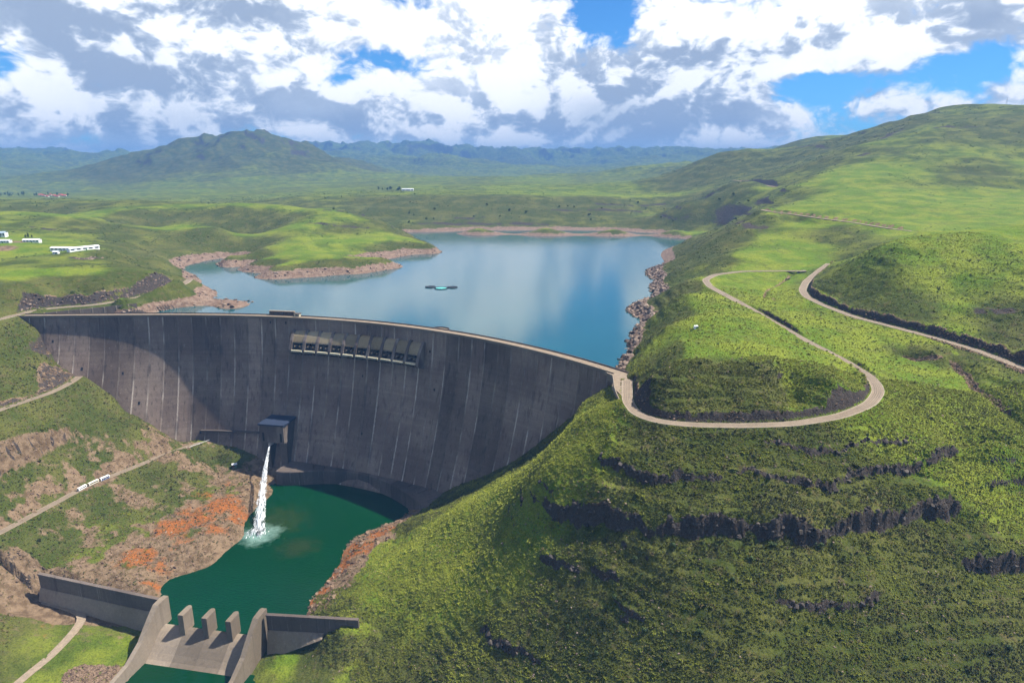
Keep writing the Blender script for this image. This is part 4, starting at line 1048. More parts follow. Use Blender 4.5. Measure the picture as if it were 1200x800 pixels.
def road_at(k, u, side=0.0):
    pl = road_pts[k]; us = np.array([PROJ(*p)[0] for p in pl]); i = int(np.argmin(abs(us - u))); i = min(max(i, 1), len(pl) - 2)
    d = pl[i + 1, :2] - pl[i - 1, :2]; d /= np.linalg.norm(d); f = np.interp(u, us[i - 1:i + 2] if us[i + 1] > us[i - 1] else us[i - 1:i + 2][::-1], pl[i - 1:i + 2, 0] if us[i + 1] > us[i - 1] else pl[i - 1:i + 2, 0][::-1])
    y = pl[i, 1] + (f - pl[i, 0]) * (d[1] / d[0] if abs(d[0]) > .05 else 0)
    return Vector((f + d[1] * side, y - d[0] * side, pl[i, 2] + 0.16)), math.atan2(d[1], d[0])
def wheel(parent, x, y, r):
    w = MB().tube((x, y - .14, r), (x, y + .14, r), r, r, 12).build('wheel', M_TYRE, parent)
    MB().tube((x, y - .15, r), (x, y + .15, r), r * .55, r * .55, 8).build('hub', M_STEEL, w)
def bus(k, u, side, rev, L, W, Hh, paint, lower, label):
    p, a = road_at(k, u, side)
    b = empty('bus', p, a + (math.pi if rev else 0), label=label, cat='bus', group='vehicles stopped on the road below the dam')
    h = L / 2; sec = [(-W / 2, .45), (W / 2, .45), (W / 2, Hh - .35), (W / 2 - .3, Hh), (-W / 2 + .3, Hh), (-W / 2, Hh - .35)]
    MB().loft([[(x, y * q, .45 + (z - .45) * q2) for y, z in sec] for x, q, q2 in ((-h, .96, .98), (-h + .25, 1, 1), (h - .35, 1, 1), (h, .94, .95))]).build('body', paint, b)
    for sgn in (-1, 1):
        n = 5
        for i in range(n):
            x0 = -h + .7 + i * (L - 1.6) / n; MB().box(x0, x0 + (L - 1.6) / n - .16, sgn * W / 2 - .04, sgn * W / 2 + .04, 1.55, Hh - .65).build('window', M_GLASS, b)
        MB().box(-h + .3, h - .45, sgn * W / 2 - .03, sgn * W / 2 + .03, .6, 1.35).build('side_panel', lower, b)
    MB().box(h - .12, h + .05, -W / 2 + .15, W / 2 - .15, 1.25, Hh - .45).build('windscreen', M_GLASS, b)
    MB().box(-h - .05, -h + .1, -W / 2 + .3, W / 2 - .3, 1.6, Hh - .55).build('rear_window', M_GLASS, b)
    MB().box(h - .1, h + .18, -W / 2 + .05, W / 2 - .05, .4, .75).build('bumper', M_STEEL, b)
    for x in (-h + 1.9, h - 1.7):
        for y in (-W / 2 + .12, W / 2 - .12): wheel(b, x, y, .5)
bus('outlet_road', 94.5, 1.7, True, 9.2, 2.5, 3.1, M_WHITE, M_WHITE, 'white bus leading the three stopped on the road below the dam')
bus('outlet_road', 108.0, 1.7, True, 10.5, 2.5, 3.2, M_CREAMB, M_CREAMB, 'cream bus between the white bus and the blue-sided one')
bus('outlet_road', 121.5, 1.7, True, 9.4, 2.5, 3.3, M_WHITE, M_BLUE, 'white bus with blue sides, rearmost of three below the dam')
def car(p, a, label, paint):
    c = empty('car', p, a, label=label, cat='car', group='cars parked at the road junction')
    MB().loft([[(x, y, z) for y, z in ((-.85, .35), (.85, .35), (.85, zt - .08), (.7, zt), (-.7, zt), (-.85, zt - .08))] for x, zt in ((-2.2, .85), (-2.0, 1.0), (1.0, 1.0), (2.1, .85), (2.25, .65))]).build('body', paint, c)
    MB().loft([[(x, y, z) for y, z in ((-.78, .98), (.78, .98), (.66, zt), (-.66, zt))] for x, zt in ((-1.9, 1.05), (-1.45, 1.62), (.3, 1.62), (1.15, 1.03))]).build('cabin', M_GLASS, c)
    MB().box(-1.4, .25, -.6, .6, 1.60, 1.68).build('roof', paint, c)
    for x in (-1.35, 1.4):
        for y in (-.8, .8): wheel(c, x, y, .34)
for (u, v, a, lb, pt) in ((942, 316.6, .1, 'white car parked nearest the bend where the two hill roads meet', M_WHITE), (935.5, 317.2, 2.6, 'blue car parked left of the white one at the hill road junction', M_BLUE)):
    q = PZ(u, v, 35.2); car((q[0], q[1] - 1, gz(q[0], q[1] - 1) + .35), a, lb, pt)

def building(x, y, z, L, Wd, Hh, rz, wall, roof, label, name='building', cat='building', group=None, wins=4, pitch=.35, doors=True, wmat=None):
    b = empty(name, (x, y, z), rz, label=label, cat=cat, group=group)
    MB().box(-L / 2, L / 2, -Wd / 2, Wd / 2, -1.5, Hh).build('wall', wall, b)
    rh = Wd / 2 * pitch; e = .5
    MB().loft([[(x_, y_, z_) for y_, z_ in ((-Wd / 2 - e, Hh - .1), (0, Hh + rh), (Wd / 2 + e, Hh - .1), (Wd / 2 + e, Hh + .15), (0, Hh + rh + .3), (-Wd / 2 - e, Hh + .15))] for x_ in (-L / 2 - e, L / 2 + e)]).build('roof', roof, b)
    for i in range(wins):
        x0 = -L / 2 + (i + .5) * L / wins
        w = MB().box(x0 - L / wins * .28, x0 + L / wins * .28, -Wd / 2 - .05, -Wd / 2 + .2, Hh * .38, Hh * .8).build('window', wmat or M_GLASS, b)
    if doors: MB().box(L * .03, L * .03 + 1.6, -Wd / 2 - .07, -Wd / 2 + .2, 0, min(2.4, Hh * .8)).build('door', M_GREEN, b)
    return b
def at_px(u, v, y):
    x, _, _z = PY(u, v, y); return x, y
def bld(u, v, y, L, W_, H_, rz, wall, roof, label, **k):
    x, yy = at_px(u, v, y); return building(x, yy, gz(x, yy), L, W_, H_, rz, wall, roof, label, **k)
x, y = land_px(73, 293.5); building(x, y, gz(x, y), 33, 9, 4.2, R(-4), M_WHITE, M_TIN, 'long white shed with pale roof on the green promontory, left of its twin', name='shed', cat='shed', wins=5)
x, y = land_px(98, 293.0); building(x, y, gz(x, y), 44, 9, 4.2, R(58), M_WHITE, M_TIN, 'long white shed set at an angle, rightmost on the promontory', name='shed', cat='shed', wins=5)
x, y = land_px(66, 297.5); building(x, y, gz(x, y), 8, 5, 3.2, 0, M_WHITE, M_TIN, 'small white hut in front of the long white sheds', name='hut', cat='hut', wins=2)
x, y = land_px(2, 277.5); building(x, y, gz(x, y), 17, 12, 7.5, R(10), M_WHITE, M_GREYROOF, 'two-storey white building with blue-grey roof at the left yard', wins=4)
x, y = land_px(4, 284.5); building(x, y, gz(x, y), 24, 8, 4, R(3), M_WHITE, M_TIN, 'low white building in front of the two-storey one at the left edge', wins=5)
x, y = land_px(38, 284); building(x, y, gz(x, y), 26, 9, 4.5, R(5), M_WHITE, M_TIN, 'white building with green band beside the bare yard on the left', wins=5, wmat=M_GREEN)

def tree(x, y, h, i, label, group, spread=.5):
    t = empty('tree', (x, y, gz(x, y) - .1), i * 2.1, label=label, cat='tree', group=group)
    MB().tube((0, 0, -.6), (0, 0, h * .55), h * .035, h * .015, 6).build('trunk', M_STEM, t)
    c = link('crown', bush_me[i % 4], None, t, (0, 0, h * .22)); c.scale = (h * spread * .75, h * spread * .75, h * .78)

# ------------------------------------------------------------------ the weir below the plunge pool
def wp(a, n, z):                                       # a along the weir from its middle, n downstream
    p = WEIR_C[:2] + WEIR_D * a + WEIR_N * n; return (p[0], p[1], z)
WEIR = empty('weir', wp(0, 10, TAIL_Z), label='low concrete weir with three piers and long wing walls below the dam pool', cat='weir')
WI = Matrix.Translation(-Vector(WEIR.location))
def weir_part(mb, name, mat, **k):
    o = mb.build(name, mat, None, **k); o.parent = WEIR; o.matrix_parent_inverse = WI; return o
hl = WEIR_L / 2
# ogee sill, one bay at a time
bay = WEIR_L / 4
prof = [(-2.2, -178), (-2.2, -172.6), (-1.2, -171.3), (0, -171.0), (2, -171.2), (5, -172.3), (9, -174.8), (13, -178), (17, -181.6), (21, -184.6), (25, -186.4), (26, -190), (10, -192)]
for i in range(4):
    a0, a1 = -hl + i * bay + 0.03, -hl + (i + 1) * bay - 0.03
    mb = MB(); mb.loft([[wp(a, n, z) for n, z in prof] for a in np.linspace(a0, a1, 3)]); weir_part(mb, 'sill', M_PALE)
for i in range(3):
    a = -hl + (i + 1) * bay; rings = []
    outline = [(-2.2, 6.0), (2.2, 6.0)] + [(2.2 * math.cos(q), -4.0 - 2.2 * math.sin(q)) for q in np.linspace(0, math.pi, 9)]
    for z, k in ((-190, 1.0), (-156.4, 1.0), (-156.0, 0.92)): rings.append([wp(a + o * k, n, z) for o, n in outline])
    mb = MB(); mb.loft(rings); weir_part(mb, 'pier', M_PALE)
# training walls that run down the river from each end
for sgn, ext in ((-1, 1), (1, 1)):
    a = sgn * (hl + 2.0); rings = []
    for n, zt, w in ((-8.5, WALL_TOP - 0.4, 1.2), (-7.8, WALL_TOP + .3, 2.0), (-5, WALL_TOP + 0.8, 2.4), (4, WALL_TOP + 0.3, 2.2), (12, -158, 2.0), (24, -169, 1.8), (38, -176, 1.6), (75, -181, 1.6), (120, -182, 1.6)):
        rings.append([wp(a - w, n, -196), wp(a - w, n, zt), wp(a + w, n, zt), wp(a + w, n, -196)])
    mb = MB(); mb.loft(rings); weir_part(mb, 'training_wall', M_PALE)
# wing walls into both banks: upright face above a battered foot
for (a, b), zl in ((WALL_L, (-1)), (WALL_R, 1)):
    A_, B_ = Vector(a[:2]), Vector(b[:2]); d = (B_ - A_).normalized(); n = Vector((d.y, -d.x)); rings = []
    for f in np.linspace(0, 1, 9):
        p = A_ + (B_ - A_) * f; zg = a[2] + (b[2] - a[2]) * f; zm = WALL_TOP - 12.5
        zg = min(zg, -172); pr = [(-2.6, zg - 6), (-1.3, WALL_TOP), (1.5, WALL_TOP), (1.5, WALL_TOP - 1.2), (0.6, WALL_TOP - 1.5), (0.6, zm), (0.6, zg - 6)]
        rings.append([(p.x + n.x * o, p.y + n.y * o, z) for o, z in pr])
    mb = MB(); mb.loft(rings); weir_part(mb, 'wing_wall', M_DARKC)
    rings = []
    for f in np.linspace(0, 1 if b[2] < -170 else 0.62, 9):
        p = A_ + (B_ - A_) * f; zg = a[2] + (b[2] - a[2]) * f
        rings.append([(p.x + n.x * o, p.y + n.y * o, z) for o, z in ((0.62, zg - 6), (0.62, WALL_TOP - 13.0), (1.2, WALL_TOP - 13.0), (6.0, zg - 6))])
    weir_part(MB().loft(rings), 'lit_wall_footing', M_PALE)  # paler concrete stands in for light on the less shaded wall foot

# ------------------------------------------------------------------ tussock grass and scrub on the near slopes
def plant_mat(name, lo, hi, tip=None):
    m, t, p = new_mat(name)
    r = t.new('ShaderNodeAttribute', attribute_name='tone', attribute_type='INSTANCER').outputs['Fac']
    c = t.mix(r, lo, hi)
    t.put(p.inputs['Base Color'], c); p.inputs['Roughness'].default_value = 0.8; p.inputs['Specular IOR Level'].default_value = 0.15
    return m
M_TUSS = plant_mat('tussock_grass', (0.030, 0.034, 0.010), (0.200, 0.218, 0.026))
M_DRY = plant_mat('dry_grass', (0.085, 0.07, 0.028), (0.20, 0.165, 0.07))
def tuft_mesh(name, seed, blades=9):
    rr = random.Random(seed); v, f = [], []
    for i in range(blades):
        a = 2 * math.pi * i / blades + rr.uniform(-.3, .3); w = rr.uniform(.14, .26); L = rr.uniform(.45, .75); hh = rr.uniform(.35, .75)
        ca, sa = math.cos(a), math.sin(a); b = len(v)
        v += [(-sa * w, ca * w, -.05), (sa * w, -ca * w, -.05), (ca * L * .55 + sa * w * .8, sa * L * .55 - ca * w * .8, hh), (ca * L * .55 - sa * w * .8, sa * L * .55 + ca * w * .8, hh), (ca * L, sa * L, hh * .75)]
        f += [(b, b + 1, b + 2, b + 3), (b + 3, b + 2, b + 4)]
    me = bpy.data.meshes.new(name); me.from_pydata(v, [], f); me.update(); return me
def scatter(name, proto_me, pts, rot, scl, tone, label_kind='stuff'):
    proto = bpy.data.objects.new(name + '_clump', proto_me)      # never linked: only its mesh is instanced
    me = bpy.data.meshes.new(name); me.vertices.add(len(pts)); me.vertices.foreach_set('co', np.asarray(pts, np.float32).ravel())
    a = me.attributes.new('rot', 'FLOAT_VECTOR', 'POINT'); a.data.foreach_set('vector', np.asarray(rot, np.float32).ravel())
    a = me.attributes.new('scl', 'FLOAT_VECTOR', 'POINT'); a.data.foreach_set('vector', np.asarray(scl, np.float32).ravel())
    a = me.attributes.new('tone', 'FLOAT', 'POINT'); a.data.foreach_set('value', np.asarray(tone, np.float32))
    o = link(name, me); md = o.modifiers.new('spread', 'NODES')
    ng = bpy.data.node_groups.new(name, 'GeometryNodeTree'); md.node_group = ng
    ng.interface.new_socket('Geometry', in_out='INPUT', socket_type='NodeSocketGeometry'); ng.interface.new_socket('Geometry', in_out='OUTPUT', socket_type='NodeSocketGeometry')
    N = ng.nodes; L = ng.links
    gi = N.new('NodeGroupInput'); go = N.new('NodeGroupOutput'); ip = N.new('GeometryNodeInstanceOnPoints'); oi = N.new('GeometryNodeObjectInfo')
    oi.inputs['Object'].default_value = proto; oi.inputs['As Instance'].default_value = True
    def named(nm, ty):
        n = N.new('GeometryNodeInputNamedAttribute'); n.data_type = ty; n.inputs[0].default_value = nm; return n.outputs[0]
    L.new(gi.outputs[0], ip.inputs['Points']); L.new(oi.outputs['Geometry'], ip.inputs['Instance'])
    e2r = N.new('FunctionNodeEulerToRotation'); L.new(named('rot', 'FLOAT_VECTOR'), e2r.inputs[0]); L.new(e2r.outputs[0], ip.inputs['Rotation'])
    L.new(named('scl', 'FLOAT_VECTOR'), ip.inputs['Scale']); L.new(ip.outputs[0], go.inputs[0])
    return tag(o, kind='stuff')
lush_g = lush.reshape(NR, NTH)
def lush_at(x, y):
    a = np.arctan2(x - OX, y - OY); l = np.log(np.hypot(x - OX, y - OY))
    i = np.clip(np.rint(np.interp(l, lr, np.arange(NR))).astype(int), 0, NR - 1); j = np.clip(np.rint((a - th[0]) / (th[1] - th[0])).astype(int), 0, NTH - 1)
    return lush_g[i, j]
def road_clear(x, y, pad):
    ok = np.ones(len(x), bool)
    for k, (hw, _) in ROADS.items():
        pl = road_pts[k]; m = near(x, y, pl, 12)
        if m.any(): d, _z = seg_dist(x[m], y[m], pl); ok[m] &= d > hw + pad
    return ok
def land_points(n, x0, x1, y0, y1, seed):
    g = np.random.default_rng(seed); x = g.uniform(x0, x1, n); y = g.uniform(y0, y1, n)
    z = ground(x, y); mk, st = mask_at(x, y)
    ok = road_clear(x, y, 1.0) & (mk[:, :2].max(1) < 0.35) & (z > np.where(ups(x, y) > .5, LAKE_Z + 1, POOL_Z + 1))
    pu = 600 + 782 * x / (y * CP - (z - CAM_H) * SP); pv = 400 - 782 * ((z - CAM_H) * CP + y * SP) / (y * CP - (z - CAM_H) * SP)
    ok &= (np.abs(x) < 0.93 * y + 60)
    ok &= ~((((x - WEIR_C[0]) * WEIR_D[0] + (y - WEIR_C[1]) * WEIR_D[1]) > -46) & (((x - WEIR_C[0]) * WEIR_D[0] + (y - WEIR_C[1]) * WEIR_D[1]) < 46) & (y < 460))
    return x, y, z, mk, ok, g
def grow(name, n, x0, x1, y0, y1, seed, size, variants, mat, keep=None, tall=1.0, tone_shift=0.0):
    x, y, z, mk, ok, g = land_points(n, x0, x1, y0, y1, seed); lu = lush_at(x, y)
    trk = np.sin(2 * np.pi * (z + fbm(x, y, 45, 3) * 4.0) / 5.2) + fbm(x + 5, y, 14, 3) * 1.2      # trodden contour tracks
    ok &= (trk < 0.86) | (lu > .85)
    ok &= (fbm(x - 40, y + 9, 13, 4, .6) < 0.36) | (lu > .8)
    if keep is not None: ok &= keep(x, y, z, mk, lu, g)
    x, y, z, lu = x[ok], y[ok], z[ok], lu[ok]; k = len(x)
    s = size * np.exp(g.normal(0, .42, k)); hs = s * tall * g.uniform(.6, 1.25, k)
    tone = np.clip(0.30 + 0.58 * lu + g.normal(0, .16, k) + fbm(x, y, 28, 3) * .55 + fbm(x + 70, y, 80, 2) * .35 + fbm(x, y, 7, 2) * .30 - .03 + tone_shift, 0, 1)
    rot = np.stack([g.normal(0, .22, k), g.normal(0, .22, k), g.uniform(0, 6.28, k)], 1)
    for vi in range(variants):
        q = np.arange(k) % variants == vi
        me = tuft_mesh(name + '_blades', seed * 10 + vi); me.materials.append(mat)
        scatter(name, me, np.stack([x, y, z - .06], 1)[q], rot[q], np.stack([s, s, hs], 1)[q], tone[q])
grow('tussock_grass', 330000, -190, 400, 225, 470, 3, 0.66, 3, M_TUSS, tall=0.75)
grow('tussock_grass', 80000, -200, 110, 470, 660, 8, 0.72, 1, M_TUSS, tall=0.7, keep=lambda x, y, z, mk, lu, g: (ups(x, y) < .5) & (mk[:, 2] < .4))
grow('meadow_grass', 60000, 60, 520, 430, 760, 4, 0.75, 2, M_TUSS, keep=lambda x, y, z, mk, lu, g: g.random(len(x)) < 0.8, tall=0.6)
grow('slope_grass', 70000, -560, -215, 330, 760, 5, 0.8, 2, M_TUSS, keep=lambda x, y, z, mk, lu, g: (mk[:, 2] < g.uniform(.1, .7, len(x))) & (g.random(len(x)) < .55), tone_shift=-.02)
grow('dry_grass', 40000, -560, -215, 330, 760, 7, 0.65, 1, M_DRY)
grow('dry_grass', 60000, -215, 380, 240, 600, 6, 0.62, 1, M_DRY, keep=lambda x, y, z, mk, lu, g: (fbm(x + 12, y, 24, 4, .6) > .10) & (g.random(len(x)) < .8) & (lu < .6))

# ------------------------------------------------------------------ loose rock along ledges, cuttings and shores
def hull_rock(name, seed, flat=0.75):
    rr = random.Random(seed); bm = bmesh.new()
    for i in range(15):
        v = Vector((rr.gauss(0, 1), rr.gauss(0, 1), rr.gauss(0, 1))).normalized()
        bm.verts.new((v.x * rr.uniform(.75, 1.1), v.y * rr.uniform(.6, .95), v.z * flat * rr.uniform(.7, 1.1)))
    r = bmesh.ops.convex_hull(bm, input=bm.verts)
    bmesh.ops.delete(bm, geom=[g for g in r['geom_interior'] if isinstance(g, bmesh.types.BMVert)], context='VERTS')
    me = bpy.data.meshes.new(name); bm.to_mesh(me); bm.free(); return me
def rock_mat(name, lo, hi):
    m, t, p = new_mat(name)
    ti = t.new('ShaderNodeAttribute', attribute_name='tone', attribute_type='INSTANCER').outputs['Fac']
    oi = t.new('ShaderNodeObjectInfo').outputs['Random']
    n = t.noise(t.new('ShaderNodeNewGeometry').outputs['Position'], 1.3, 5, 0.65)
    f = t.math('ADD', t.math('MULTIPLY', n, 0.7), t.math('MULTIPLY', t.math('MAXIMUM', ti, oi), 0.45))
    t.put(p.inputs['Base Color'], t.mix(t.ramp(f, 0.3, 0.9), lo, hi))
    p.inputs['Roughness'].default_value = 0.92; p.inputs['Specular IOR Level'].default_value = 0.15
    return m
M_BASALT = rock_mat('basalt', (0.008, 0.007, 0.007), (0.10, 0.083, 0.070))
M_SHORE = rock_mat('shore_rock', (0.060, 0.040, 0.031), (0.25, 0.185, 0.14))
M_REDROCK = rock_mat('red_brown_rock', (0.055, 0.034, 0.025), (0.22, 0.15, 0.10))
basalt_me = [hull_rock('rock', 50 + i) for i in range(5)]; shore_me = [hull_rock('rock', 70 + i, .6) for i in range(4)]; red_me = [hull_rock('rock', 90 + i, .6) for i in range(4)]
for ms, mt in ((basalt_me, M_BASALT), (shore_me, M_SHORE), (red_me, M_REDROCK)):
    for q in ms: q.materials.append(mt)
NROCK = [0]
def rocks(name, n, box, seed, pick, smin, smax, meshes, parent, big=60):
    g = np.random.default_rng(seed); x = g.uniform(box[0], box[1], n); y = g.uniform(box[2], box[3], n)
    z = ground(x, y); mk, st = mask_at(x, y); ok = pick(x, y, z, mk, st, g) & road_clear(x, y, 0.6) & (np.abs(x) < 0.9 * y + 40)
    x, y, z = x[ok], y[ok], z[ok]; k = len(x)
    if k == 0: return
    s = smin * (smax / smin) ** (g.random(k) ** 2.2)
    o = np.argsort(-s / (y + 100)); rot = g.uniform(0, 6.28, (k, 3)); rot[:, :2] = g.normal(0, .35, (k, 2))
    scl = np.stack([s * g.uniform(.8, 1.3, k), s * g.uniform(.8, 1.2, k), s * g.uniform(.7, 1.15, k)], 1)
    P = np.stack([x, y, z + s * 0.08], 1)
    for i in o[:big]:
        r = link('rock', meshes[i % len(meshes)], None, parent, tuple(P[i])); r.rotation_euler = rot[i]; r.scale = scl[i]; NROCK[0] += 1
    rest = o[big:]
    for vi in range(len(meshes)):
        q = rest[vi::len(meshes)]
        if len(q):
            me = meshes[vi]; so_ = scatter(name, me, P[q], rot[q], scl[q], g.random(len(q))); so_.parent = parent
HL, HR = HILLS[0], HILLS[1]
rocks('ledge_rocks', 26000, (-20, 330, 250, 470), 21, lambda x, y, z, m, st, g: (m[:, 0] > .45) & road_clear(x, y, 14), 0.5, 2.6, basalt_me, HR, 110)
rocks('bank_rocks', 90000, (60, 460, 400, 780), 22, lambda x, y, z, m, st, g: (m[:, 0] > .45) & (g.random(len(x)) < .22), 0.3, 1.3, red_me, HR, 40)
rocks('shore_rocks', 60000, (60, 330, 520, 1200), 23, lambda x, y, z, m, st, g: (m[:, 1] > .4) & (z > LAKE_Z - 1) & (g.random(len(x)) < .35), 1.0, 6.0, shore_me, HR, 40)
rocks('shore_rocks', 60000, (-700, -150, 770, 1600), 24, lambda x, y, z, m, st, g: (m[:, 1] > .4) & (z > LAKE_Z - 1) & (g.random(len(x)) < .14), 0.6, 4.0, shore_me, HL, 30)
rocks('slope_rocks', 60000, (-560, -230, 440, 760), 25, lambda x, y, z, m, st, g: (m[:, 2] > .45) & (z > POOL_Z) & (g.random(len(x)) < .16 + .4 * (m[:, 0] > .3)), 0.3, 2.0, red_me, HL, 60)
rocks('bank_rocks', 50000, (-640, -380, 760, 1100), 26, lambda x, y, z, m, st, g: (m[:, 0] > .4) & (g.random(len(x)) < .35), 0.6, 2.6, shore_me, HL, 30)
rocks('pool_rocks', 30000, (-190, -60, 420, 640), 27, lambda x, y, z, m, st, g: (z < POOL_Z + 16) & (z > POOL_Z - .5) & (m[:, 2] > .4) & (g.random(len(x)) < .12), 0.4, 3.0, red_me, HR, 30)
rocks('gully_rocks', 30000, (300, 420, 400, 580), 28, lambda x, y, z, m, st, g: (m[:, 2] > .4), 0.4, 1.3, red_me, HR, 20)
q_ = PZ(112, 792, -182)
rocks('riprap', 3000, (q_[0] - 26, q_[0] + 22, q_[1] - 14, q_[1] + 9), 29, lambda x, y, z, m, st, g: ((x - q_[0]) / 22) ** 2 + ((y - q_[1]) / 12) ** 2 < 1, 0.6, 1.5, red_me, HL, 20)

# ------------------------------------------------------------------ bushes
def bush_mesh(name, seed, n=150):
    rr = random.Random(seed); v, f = [], []
    lobes = [(Vector((rr.uniform(-.5, .5), rr.uniform(-.5, .5), rr.uniform(.25, .7))), rr.uniform(.35, .55)) for _ in range(6)]
    for i in range(n):
        c, r = lobes[i % 6]; d = Vector((rr.gauss(0, 1), rr.gauss(0, 1), rr.gauss(0.2, 1))).normalized(); p = c + d * r * rr.uniform(.7, 1.08)
        if p.z < 0: p.z = rr.uniform(0, .15)
        a = Vector((rr.gauss(0, 1), rr.gauss(0, 1), rr.gauss(0, 1))).normalized(); b = d.cross(a).normalized() * .16; e = d.cross(b).normalized() * .13
        k = len(v); v += [p - b, p + e + d * .05, p + b, p - e]; f.append((k, k + 1, k + 2, k + 3))
    me = bpy.data.meshes.new(name); me.from_pydata(v, [], f); me.update(); return me
def leaf_mat(name, lo, hi):
    m, t, p = new_mat(name)
    oi = t.new('ShaderNodeObjectInfo').outputs['Random']; ti = t.new('ShaderNodeAttribute', attribute_name='tone', attribute_type='INSTANCER').outputs['Fac']
    n = t.noise(t.new('ShaderNodeNewGeometry').outputs['Position'], 2.0, 3, 0.6)
    t.put(p.inputs['Base Color'], t.mix(t.math('ADD', t.math('MULTIPLY', n, .6), t.math('MULTIPLY', t.math('MAXIMUM', oi, ti), .5)), lo, hi))
    p.inputs['Roughness'].default_value = 0.7; p.inputs['Specular IOR Level'].default_value = 0.2
    return m
M_BUSH = leaf_mat('shrub_leaves', (0.012, 0.026, 0.008), (0.065, 0.095, 0.024))
M_STEM = simple_mat('shrub_stem', (0.06, 0.045, 0.03), 0.9)
bush_me = [bush_mesh('foliage', 300 + i) for i in range(4)]
for q in bush_me: q.materials.append(M_BUSH)
mb = MB()
for k in range(5):
    a = k * 1.26; mb.tube((0, 0, -.25), (.35 * math.cos(a), .35 * math.sin(a), .5), .05, .02, 5)
stem_src = mb.build('stem', M_STEM); stem_me = stem_src.data; bpy.data.objects.remove(stem_src)
def bush(x, y, s, i, label, group):
    b = empty('shrub', (x, y, gz(x, y) - .05), (i * 1.7) % 6.28, label=label, cat='shrub', group=group); b.scale = (s, s, s * .85)
    link('foliage', bush_me[i % 4], None, b); link('stem', stem_me, None, b)
g9 = np.random.default_rng(77)
spots = [(858, 500 + 178), (985, 712), (917, 690), (650, 690), (722, 700), (755, 738), (820, 742), (690, 620), (735, 610), (1060, 600), (1110, 690), (1180, 760), (945, 735), (880, 655), (745, 655), (790, 640), (960, 640), (1020, 655), (1135, 705), (560, 640), (585, 690), (700, 765), (840, 775), (1060, 770), (905, 640), (665, 735)]
ORD = ['first', 'second', 'third', 'fourth', 'fifth', 'sixth', 'seventh', 'eighth', 'ninth', 'tenth', 'eleventh', 'twelfth', 'thirteenth', 'fourteenth', 'fifteenth']
spots.sort(); cnt = [0, 0, 0]
for i, (u, v) in enumerate(spots):
    x, y = land_px(u, v); b = 0 if v < 665 else (1 if v < 718 else 2); cnt[b] += 1
    bush(x, y, float(g9.uniform(1.5, 3.0)), i, ORD[cnt[b] - 1] + ' dark shrub from the left ' + ('beside or just under the main rock ledge', 'midway down the foreground slope', 'near the bottom of the foreground slope')[b], 'shrubs on the foreground slope')
rocks('hill_stones', 9000, (-150, 380, 240, 480), 33, lambda x, y, z, m, st, g: (m[:, 0] < .3) & (fbm(x, y, 40, 3) > .0), 0.22, 1.0, shore_me, HR, 10)
n = 14000; x, y, z, mk, ok, g = land_points(n, -560, 420, 235, 760, 31)
cl_n = fbm(x, y, 30, 3); rk_ = np.max([mask_at(x + a, y + b)[0][:, 0] for a, b in ((0, -6), (0, 5), (-4, 0), (4, 0), (0, -10))], axis=0); ok &= (cl_n > 0.16) & (g.random(n) < .6) | (g.random(n) < .10) | (rk_ > .4)
x, y, z = x[ok], y[ok], z[ok]; k = len(x); s = g.uniform(.45, 1.25, k) ** 1.3
rot = np.stack([np.zeros(k), np.zeros(k), g.uniform(0, 6.28, k)], 1)
for vi in range(4):
    q = slice(vi, None, 4); scatter('low_scrub', bush_me[vi], np.stack([x, y, z - .1], 1)[q], rot[q], np.stack([s, s, s * .8], 1)[q], g.random(len(x[q])))

# ------------------------------------------------------------------ scrub dotted over the middle distance
n = 60000; gs_ = np.random.default_rng(91); th_ = gs_.uniform(R(-43), R(43), n); r_ = np.exp(gs_.uniform(math.log(880), math.log(3300), n))
x, y = OX + r_ * np.sin(th_), OY + r_ * np.cos(th_); z = ground(x, y); mk, st = mask_at(x, y); lu = lush_at(x, y)
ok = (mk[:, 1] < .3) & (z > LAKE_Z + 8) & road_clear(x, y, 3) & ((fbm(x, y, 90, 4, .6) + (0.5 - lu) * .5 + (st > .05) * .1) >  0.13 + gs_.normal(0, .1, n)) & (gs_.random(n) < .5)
x, y, z, r_ = x[ok], y[ok], z[ok], r_[ok]; k = len(x); s = gs_.uniform(.5, 1.15, k) * (0.8 + r_ / 1100)
rot = np.stack([np.zeros(k), np.zeros(k), gs_.uniform(0, 6.28, k)], 1)
for vi in range(4):
    q = slice(vi, None, 4); scatter('far_scrub', bush_me[vi], np.stack([x, y, z - .15], 1)[q], rot[q], np.stack([s, s, s * .5], 1)[q], gs_.random(len(x[q])))
for i, (u, v, h) in enumerate(((30, 279, 7), (34, 278.5, 8), (38, 279, 6))):
    x, y = land_px(u, v); tree(x, y, h, i, ('dark tree left of three behind the green-banded white building', 'tallest dark tree behind the green-banded white building', 'dark tree right of three behind the green-banded white building')[i], 'trees at the yard')
# village on the ridge behind
gv = np.random.default_rng(5)
for i in range(8):
    u = 48 + i * 3.9; x, y = land_px(u, 229.2 + (i % 3) * .8); building(x, y, gz(x, y), float(gv.uniform(12, 20)), 10, 4, float(gv.uniform(-.3, .3)), M_CREAMB, M_RED, ORD[i] + ' red-roofed house from the left in the far village row', name='house', cat='house', group='red-roofed village houses', wins=3, pitch=.7)
for i in range(22):
    u = (gv.uniform(0, 30) if i < 15 else gv.uniform(36, 80)); x, y = land_px(u, float(gv.uniform(228.0, 230.5))); tree(x, y, float(gv.uniform(9, 17)), i, 'dark distant tree in the row beside the far red-roofed village', 'trees by the far village', .4)
for i, u in enumerate((473, 478, 483)):
    x, y = land_px(u, 223.5); building(x, y, gz(x, y), (14, 20, 13)[i], 10, 7, 0, M_WHITE, M_TIN, ('left one of three tiny white houses beyond the reservoir', 'middle and longest of three tiny white houses beyond the reservoir', 'right one of three tiny white houses beyond the reservoir')[i], name='house', cat='house', wins=3)
